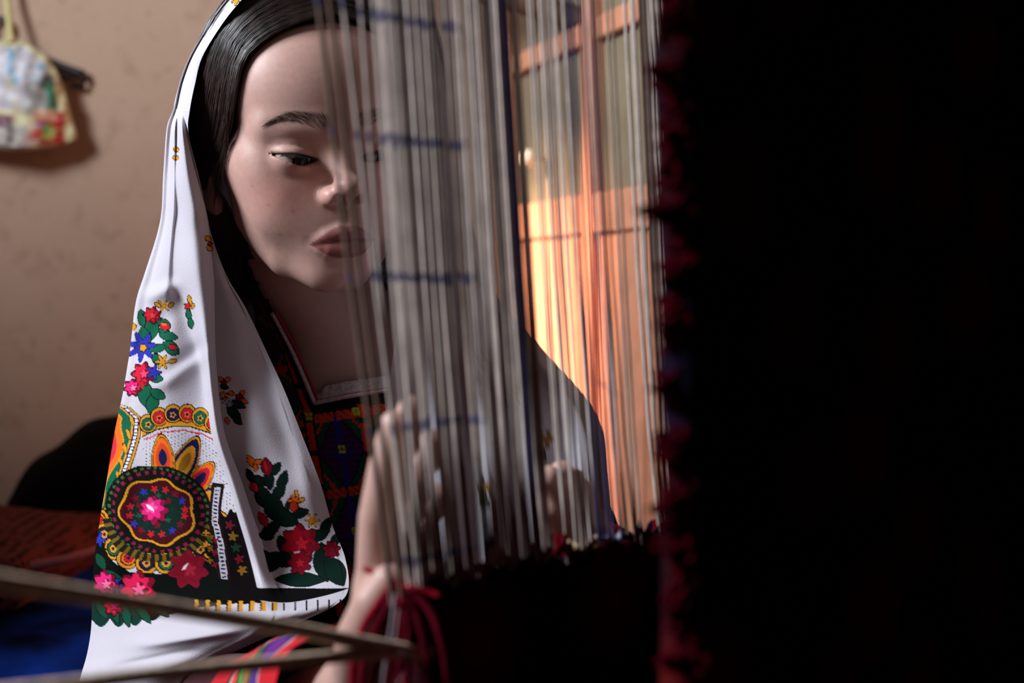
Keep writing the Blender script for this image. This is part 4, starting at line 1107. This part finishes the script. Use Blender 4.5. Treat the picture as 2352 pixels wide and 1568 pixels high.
carpet('finished_carpet', -0.150, 0.004, 0.66, BOTZ, TOPZ, 0.014, lambda s_: 0.0)['label'] = 'finished dark red carpet hanging on the near side'

def tuft(name, root, direction, L_, r, m, n=6, spread=0.35):
    mb = MB(); d = Vector(direction).normalized(); root = Vector(root)
    for i in range(n):
        q = Vector((random.uniform(-1, 1), random.uniform(-1, 1), random.uniform(-1, 1)))
        e = (d+q*spread).normalized(); st = root+q*r*1.2
        mid = st+e*L_*0.5+q*L_*0.07; en = st+e*L_*random.uniform(0.75, 1.1)+Vector((0, 0, -L_*0.12))
        mb.tube([st, mid, en], [r, r*0.9, r*0.35], 5)
    return lpart(mb.build(name, m, None, True))
dirl = Vector((-U[0], -U[1], 0))
z = BOTZ+0.1
big = {py: L_ for py, L_ in ((60, 10), (185, 17), (330, 9), (480, 24), (640, 10), (755, 15), (905, 16), (1050, 14), (1180, 17), (1290, 9), (1420, 10), (1530, 12))}
for py, L_ in big.items():
    z = CAM_Z-(py-660)/LENS_PX*0.5
    mb = MB(); tip = Vector(lp(0.004-LEAN*(z-CAM_Z)*0.35, -0.150, z))+dirl*(L_/1000.0)+Vector((0, 0, random.uniform(-0.002, 0.003)))
    half = 0.010 if L_ < 20 else 0.003
    for i in range(16):
        f = random.uniform(-1, 1); zz = z+f*half
        st = Vector(lp(0.008-LEAN*(zz-CAM_Z)*0.35, -0.150+random.uniform(-0.005, 0.005), zz)); en = tip+(st-tip)*(abs(f)*0.55)+Vector((random.uniform(-1, 1), random.uniform(-1, 1), random.uniform(-1, 1)))*0.0016
        mb.tube([st, (st+en)/2+Vector((0, 0, random.uniform(-0.001, 0.001))), en], [0.0019, 0.0017, 0.0007], 5)
    lpart(mb.build('yarn_tuft', M['yarn_edge'], None, True))
SELV = [CAM_Z-0.16+0.29*k/150+random.uniform(-0.001, 0.001) for k in range(150)]+[CAM_Z+0.13+0.0062*k for k in range(90)]+[CAM_Z-0.16-0.006*k for k in range(40)]
for k in range(280):                                     # short woolly ends down the whole selvage
    z = SELV[k]
    tuft('selvage_yarn', lp(0.007-LEAN*(z-CAM_Z)*0.35, -0.150+random.uniform(-0.006, 0.006), z), dirl+Vector((random.uniform(-.3, .3), random.uniform(-.3, .3), random.uniform(-.5, .5))), random.uniform(0.004, 0.008), 0.0016, M['yarn_edge'], 3, 0.6)
KC = {'cream': mat('cream_yarn', (196, 170, 130), 1.0), 'blue': mat('blue_yarn', (44, 74, 140), 1.0), 'navy': mat('navy_yarn', (22, 34, 60), 1.0), 'mustard': mat('mustard_yarn', (170, 132, 50), 1.0), 'white': mat('white_yarn', (190, 186, 196), 1.0)}
s_ = 0.016
while s_ < 0.30:                                         # the row of knots being tied
    px_ = 860+s_*3300
    c_ = 'red' if s_ < 0.125 else random.choice(['cream', 'red', 'cream']) if s_ < 0.150 else random.choice(['blue', 'navy', 'blue', 'white']) if s_ < 0.178 else random.choice(['mustard', 'navy', 'cream', 'red'])
    m = M['yarn_red'] if c_ == 'red' else KC[c_]
    z = EDGE_Z+0.001; tuft('knot', lp(s_-LEAN*(z-CAM_Z)*0.35, -0.004, z), Vector((U[0]*0.3, U[1]*0.3, 1.0)), random.uniform(0.004, 0.010), 0.0015, m, 3, 0.4)
    s_ += 0.0046

# ------------------------------------------------------------------ loose yarn, cords
def curve_pts(P, n=24): return catmull(np.array(P, float), np.linspace(0, len(P)-1, n))
hank = empty('red_yarn', at(905, 1345, .612)); tag(hank, 'hank of dark red yarn hanging from the hand at the carpet edge', 'yarn')
yarns = [[(838,1306,.628),(872,1320,.620),(905,1338,.612),(960,1352,.606),(1010,1368,.60)], [(905,1335,.612),(880,1400,.606),(850,1470,.604),(830,1540,.606),(820,1640,.61)], [(905,1338,.612),(895,1410,.604),(870,1500,.602),(850,1580,.604),(845,1660,.606)],
         [(905,1338,.612),(915,1410,.602),(905,1500,.600),(890,1590,.60),(885,1670,.60)], [(908,1336,.612),(935,1400,.600),(940,1490,.597),(935,1590,.596),(930,1680,.596)], [(910,1338,.612),(950,1400,.600),(975,1480,.594),(985,1580,.592),(990,1690,.592)],
         [(920,1340,.612),(985,1400,.598),(1015,1480,.592),(1030,1580,.590),(1035,1690,.590)], [(905,1336,.612),(870,1385,.605),(835,1440,.600),(815,1500,.600),(808,1600,.602)], [(905,1336,.612),(888,1395,.603),(862,1455,.600),(838,1520,.599),(828,1620,.60)], [(912,1338,.612),(925,1405,.601),(922,1495,.598),(912,1590,.597),(905,1680,.598)]]
for i, y in enumerate(yarns):
    under(MB().tube(curve_pts([at(*p) for p in y]), 0.0017 if i else 0.0014, 6).build('strand', M['yarn_red' if i in (0, 7) else 'yarn_dark'], None, True), hank)
wt = MB(); 
wt.tube(curve_pts([at(*p) for p in [(908,1350,.600),(900,1420,.592),(890,1490,.588),(880,1560,.588),(876,1640,.588)]]), 0.00045, 5)
white_root = empty('white_thread', at(890, 1490, .588)); tag(white_root, 'thin white thread looping over the red yarn', 'thread')
under(wt.build('strand', M['white_thread'], None, True), white_root)
under(MB().tube(curve_pts([at(*p) for p in [(915,1400,.592),(905,1470,.588),(888,1495,.586),(935,1500,.588),(925,1550,.588),(890,1600,.588)]]), 0.0003, 5).build('strand', M['white_thread'], None, True), white_root)
def cord(pts, r, label):
    o = MB().tube(curve_pts([at(*p) for p in pts], 40), r, 7).build('tension_cord', M['cord'], None, True); tag(o, label, 'cord', 'cords tied to the carpet edge'); return o
cord([(-420,1262,.40),(0,1336,.45),(300,1383,.50),(600,1432,.545),(900,1488,.59),(985,1500,.605)], 0.0032, 'upper tan tension cord sloping down to the carpet edge')
cord([(-300,1625,.43),(100,1580,.47),(380,1545,.51),(650,1520,.55),(900,1497,.59),(985,1494,.607)], 0.0028, 'lower tan tension cord rising to the carpet edge')

# ------------------------------------------------------------------ behind her: mattress, cushions
def soft_box(name, c, d, rz, m, puff=0.35, parent=None, tilt=0.0, n=18):
    V = []; F_ = []
    import itertools
    bm = []
    def sup(u_, v_, w_): return u_, v_, w_
    N_ = n; idx = {}
    R3 = Matrix.Rotation(rz, 3, 'Z') @ Matrix.Rotation(tilt, 3, 'X')
    def vert(a, b_, c_):
        key = (a, b_, c_)
        if key not in idx:
            p = np.array([2*a/N_-1, 2*b_/N_-1, 2*c_/N_-1]); q = np.sign(p)*np.abs(p)
            e = 1-puff*(1-abs(q[2]))*0.0
            rr_ = (abs(p[0])**4+abs(p[1])**4)**0.25
            th = 1-puff*min(rr_, 1)**3
            x = q[0]*(1-0.10*puff*q[2]**2); y = q[1]*(1-0.10*puff*q[2]**2); z_ = q[2]*th
            v_ = R3 @ Vector((x*d[0]/2, y*d[1]/2, z_*d[2]/2)); idx[key] = len(V); V.append((c[0]+v_.x, c[1]+v_.y, c[2]+v_.z))
        return idx[key]
    for ax in range(3):
        for sv in (0, N_):
            for i in range(N_):
                for j in range(N_):
                    q = []
                    for di, dj in ((0, 0), (1, 0), (1, 1), (0, 1)):
                        k3 = [0, 0, 0]; k3[ax] = sv; k3[(ax+1) % 3] = i+di; k3[(ax+2) % 3] = j+dj; q.append(vert(*k3))
                    F_.append(tuple(q if sv else q[::-1]))
    o = mesh_obj(name, V, F_, m, parent)
    sb = o.modifiers.new('soft', 'SUBSURF'); sb.levels = 1; sb.render_levels = 1
    return o
tag(soft_box('floor_mattress', (-0.665, 1.60, 0.145), (1.26, 0.74, 0.29), 0, M['velvet'], 0.12), 'dark blue velvet floor mattress along the beige wall', 'mattress')
cr = empty('dotted_cushion', (-0.66, 1.52, 0.29)); tag(cr, 'brown cushion with dark dots and pink piping on the blue mattress', 'cushion')
under(soft_box('cushion_cover', (-0.675, 1.49, 0.338), (0.44, 0.25, 0.095), -0.10, M['dotted'], 0.45, None, 0.03), cr)
under(MB().tube(curve_pts([at(*p) for p in [(-330,1318,1.375),(-160,1322,1.37),(0,1312,1.372),(80,1298,1.378),(150,1284,1.388),(225,1262,1.42)]]), 0.0045, 8).build('piping', M['piping'], None, True), cr)
def bundle():
    prof = [(28,1158), (45,1105), (80,1058), (130,1015), (190,978), (250,955), (330,945), (420,950), (520,985), (580,1060), (600,1160)]
    base = [(28,1165), (60,1190), (110,1225), (160,1255), (200,1275), (250,1285), (330,1290), (420,1290), (520,1280), (580,1250), (600,1200)]
    n = len(prof); rows = []
    for f in np.linspace(0, 1, 13):                          # rounded in depth: front, crest, back
        ang = math.pi*f; r = []
        for i in range(n):
            a = at(*prof[i], 1.78); b_ = at(*base[i], 1.78); w = 0.13*math.sin(math.pi*(i+0.6)/(n+0.2))**0.6
            z_ = b_[2]+(a[2]-b_[2])*math.sin(ang)**0.8; y_ = 1.80-w*math.cos(ang)
            r.append((a[0], y_, z_+0.004*math.sin(i*2.3+f*9)))
        rows.append(r)
    V = catmull(catmull(np.array(rows), np.linspace(0, 12, 40), 0), np.linspace(0, n-1, 60), 1).reshape(-1, 3)
    V[:, 2] = np.maximum(V[:, 2], 0.29)
    o = mesh_obj('cloth_bundle', V, grid_faces(40, 60), M['dark_cloth']); tag(o, 'rounded black cloth bundle leaning on the wall behind the scarf', 'bundle')
bundle()

# ------------------------------------------------------------------ plastic bag and clothes hanger on the wall
def bag():
    root = empty('plastic_bag', at(20, 60, 1.95)); tag(root, 'pale yellow plastic bag of wrappers hanging from a strap on the wall', 'bag')
    out = [(92, 28), (120, 62), (160, 96), (210, 128), (255, 148), (300, 166), (320, 174), (335, 130), (342, 60)]      # y -> right outline
    ys_ = np.array([86, 100, 120, 150, 185, 220, 255, 290, 315, 330, 342, 346], float)
    xr = np.array([26, 62, 95, 122, 140, 152, 160, 170, 176, 150, 90, 30], float)
    xl = np.array([14, -18, -45, -75, -95, -108, -116, -124, -128, -110, -60, -5], float)
    n = 56; m = 60; rows = []; px_ = []
    yy = np.linspace(0, len(ys_)-1, m)
    Y_ = catmull(ys_[:, None], yy)[:, 0]; R_ = catmull(xr[:, None], yy)[:, 0]; L_ = catmull(xl[:, None], yy)[:, 0]
    V = []; U_ = []; 
    for i in range(m):
        cx = (R_[i]+L_[i])/2; hw = (R_[i]-L_[i])/2
        for k in range(n):
            a = 2*math.pi*k/n; x = cx+hw*math.cos(a); dep = 0.027*math.sin(a)*min(1, hw/100)*(1+0.12*math.sin(3*a+i*.2))
            wr = 0.0022*math.sin(x*0.16+Y_[i]*0.05)+0.0018*math.sin(x*0.05-Y_[i]*0.12)+0.0015*math.sin(Y_[i]*0.31+x*.22)
            V.append(at(x, Y_[i], 1.966-dep+wr)); U_.append((x, Y_[i]))
    V = np.array(V); U_ = np.array(U_)
    F_ = np.array([(i*n+k, i*n+(k+1) % n, (i+1)*n+(k+1) % n, (i+1)*n+k) for i in range(m-1) for k in range(n)])
    u, v = U_.T; C = np.tile(np.array(S((214, 204, 160))), (len(u), 1))
    front = V[:, 1] < 1.968
    nz = np.sin(u*.13+np.sin(v*.09)*2)*np.cos(v*.11+np.cos(u*.07)*2)
    def put(mk, c_): C[mk & front] = S(c_)
    inner = (u < np.interp(v, [90, 150, 220, 300], [40, 108, 132, 140]))
    put((v > 108) & (v < 250) & inner, (206, 200, 206)); put((v > 108) & (nz > 0.45) & (v < 200) & inner & (u > 15), (112, 164, 190)); put((v > 130) & (v < 190) & (np.abs(u-25-(v-130)*.1) < 6), (90, 160, 190))
    put((v > 185) & (v < 262) & (u > 55) & inner, (150, 146, 140)); put((v > 175) & (v < 205) & (u > 95) & (u < 126), (80, 74, 64)); put((v > 190) & (v < 258) & (u > 100+(v-190)*.12) & inner, (52, 126, 92)); put((v > 195) & (v < 250) & (np.abs(u-116-(v-190)*.2) < 4), (30, 92, 66))
    put((v > 254) & (v < 330) & (u > 70) & (u < 148), (176, 44, 40)); put((v > 252) & (v < 275) & (u > 78) & (u < 124), (206, 150, 120)); put((v > 284) & (v < 320) & (np.hypot(u-110, v-303) < 20), (140, 146, 60)); put((np.hypot(u-94, v-288) < 8), (90, 100, 140)); put((np.hypot(u-108, v-300) < 6), (50, 120, 70))
    put((v > 262) & (v < 312) & (u < 34-(v-262)*.4), (110, 34, 60)); put((v > 290) & (u < 70), (176, 166, 156)); put((v > 282) & (v < 330) & (np.abs(u-22) < 10), (84, 80, 76))
    put((np.abs(u-18-(v-180)*.32) < 5) & (v > 180) & (v < 290), (214, 206, 176)); put((v > 255) & (u > 70) & (np.abs(u-66-(v-255)*.25) < 4), (210, 196, 160))
    under(mesh_obj('bag_body', V, F_, attr_mat('printed_thin_plastic', 0.4, 0.4), None, True, C), root)
    pl = mat('pale_yellow_plastic', (216, 204, 138), 0.4, 0.2, 60, 0, 1, 0.4)
    st = [(12,-60,1.975),(15,-20,1.972),(18,20,1.966),(22,60,1.958),(24,84,1.956),(26,96,1.955)]
    under(MB().tube(curve_pts([at(*p) for p in st]), [0.0048]*18+[0.006]*6, 8).build('strap', pl, None, True), root)
    nail = MB(); p = at(12, -62, 1.975); nail.tube([p+np.array([0, 0.03, 0]), p, p-np.array([0, 0.006, -0.003])], [0.003, 0.003, 0.005], 8); under(nail.build('nail', M['hanger'], None, True), root)
bag()
def hanger():
    root = empty('clothes_hanger', at(20, 60, 1.985)); tag(root, 'black plastic clothes hanger on the wall behind the bag', 'hanger')
    hk = [(0+22*math.cos(t), 66-24*math.sin(t), 1.988) for t in np.linspace(-0.5, 3.6, 12)]+[(-14, 96, 1.988), (5, 112, 1.988)]
    under(MB().tube([at(*p) for p in hk], 0.0042, 8).build('hook', M['hanger'], None, True), root)
    arm = MB()
    for pts in ([(5,112),(60,122),(130,146),(160,157),(192,168),(196,184),(192,198),(165,197)], [(5,112),(-60,122),(-130,146),(-180,166),(-184,182),(-180,198),(-150,197)], [(192,170),(140,178),(60,180),(-60,180),(-180,170)]):
        arm.tube([at(x, y, 1.988) for x, y in pts], 0.0046, 6)
    under(arm.build('shoulder_bar', M['hanger'], None, True), root)
hanger()

QC = [(120, 40, 50), (70, 84, 120), (150, 120, 80), (60, 90, 76), (130, 60, 40), (90, 50, 90), (160, 140, 120), (100, 30, 36)]
QC.append((110, 96, 70))
QN = ['crimson', 'slate blue', 'tan', 'dull green', 'rust', 'plum', 'cream', 'maroon', 'olive brown']
for k in range(8):  # unseen quilt stack, added to shade the lower back wall
    m = mat('quilt_'+QN[k].replace(' ', '_'), QC[k], 0.95, 0.3, 20, 0.2, 200, 0.1)
    tag(soft_box('shading_quilt', (-1.03+0.01*((k*7) % 3), 1.06, 0.069+0.135*k), (0.54, 0.30, 0.134), 0, m, 0.10, None, 0, 8), QN[k]+' folded quilt in a stack added out of view to shade the wall', 'quilt', 'quilts added in a stack to shade the wall')
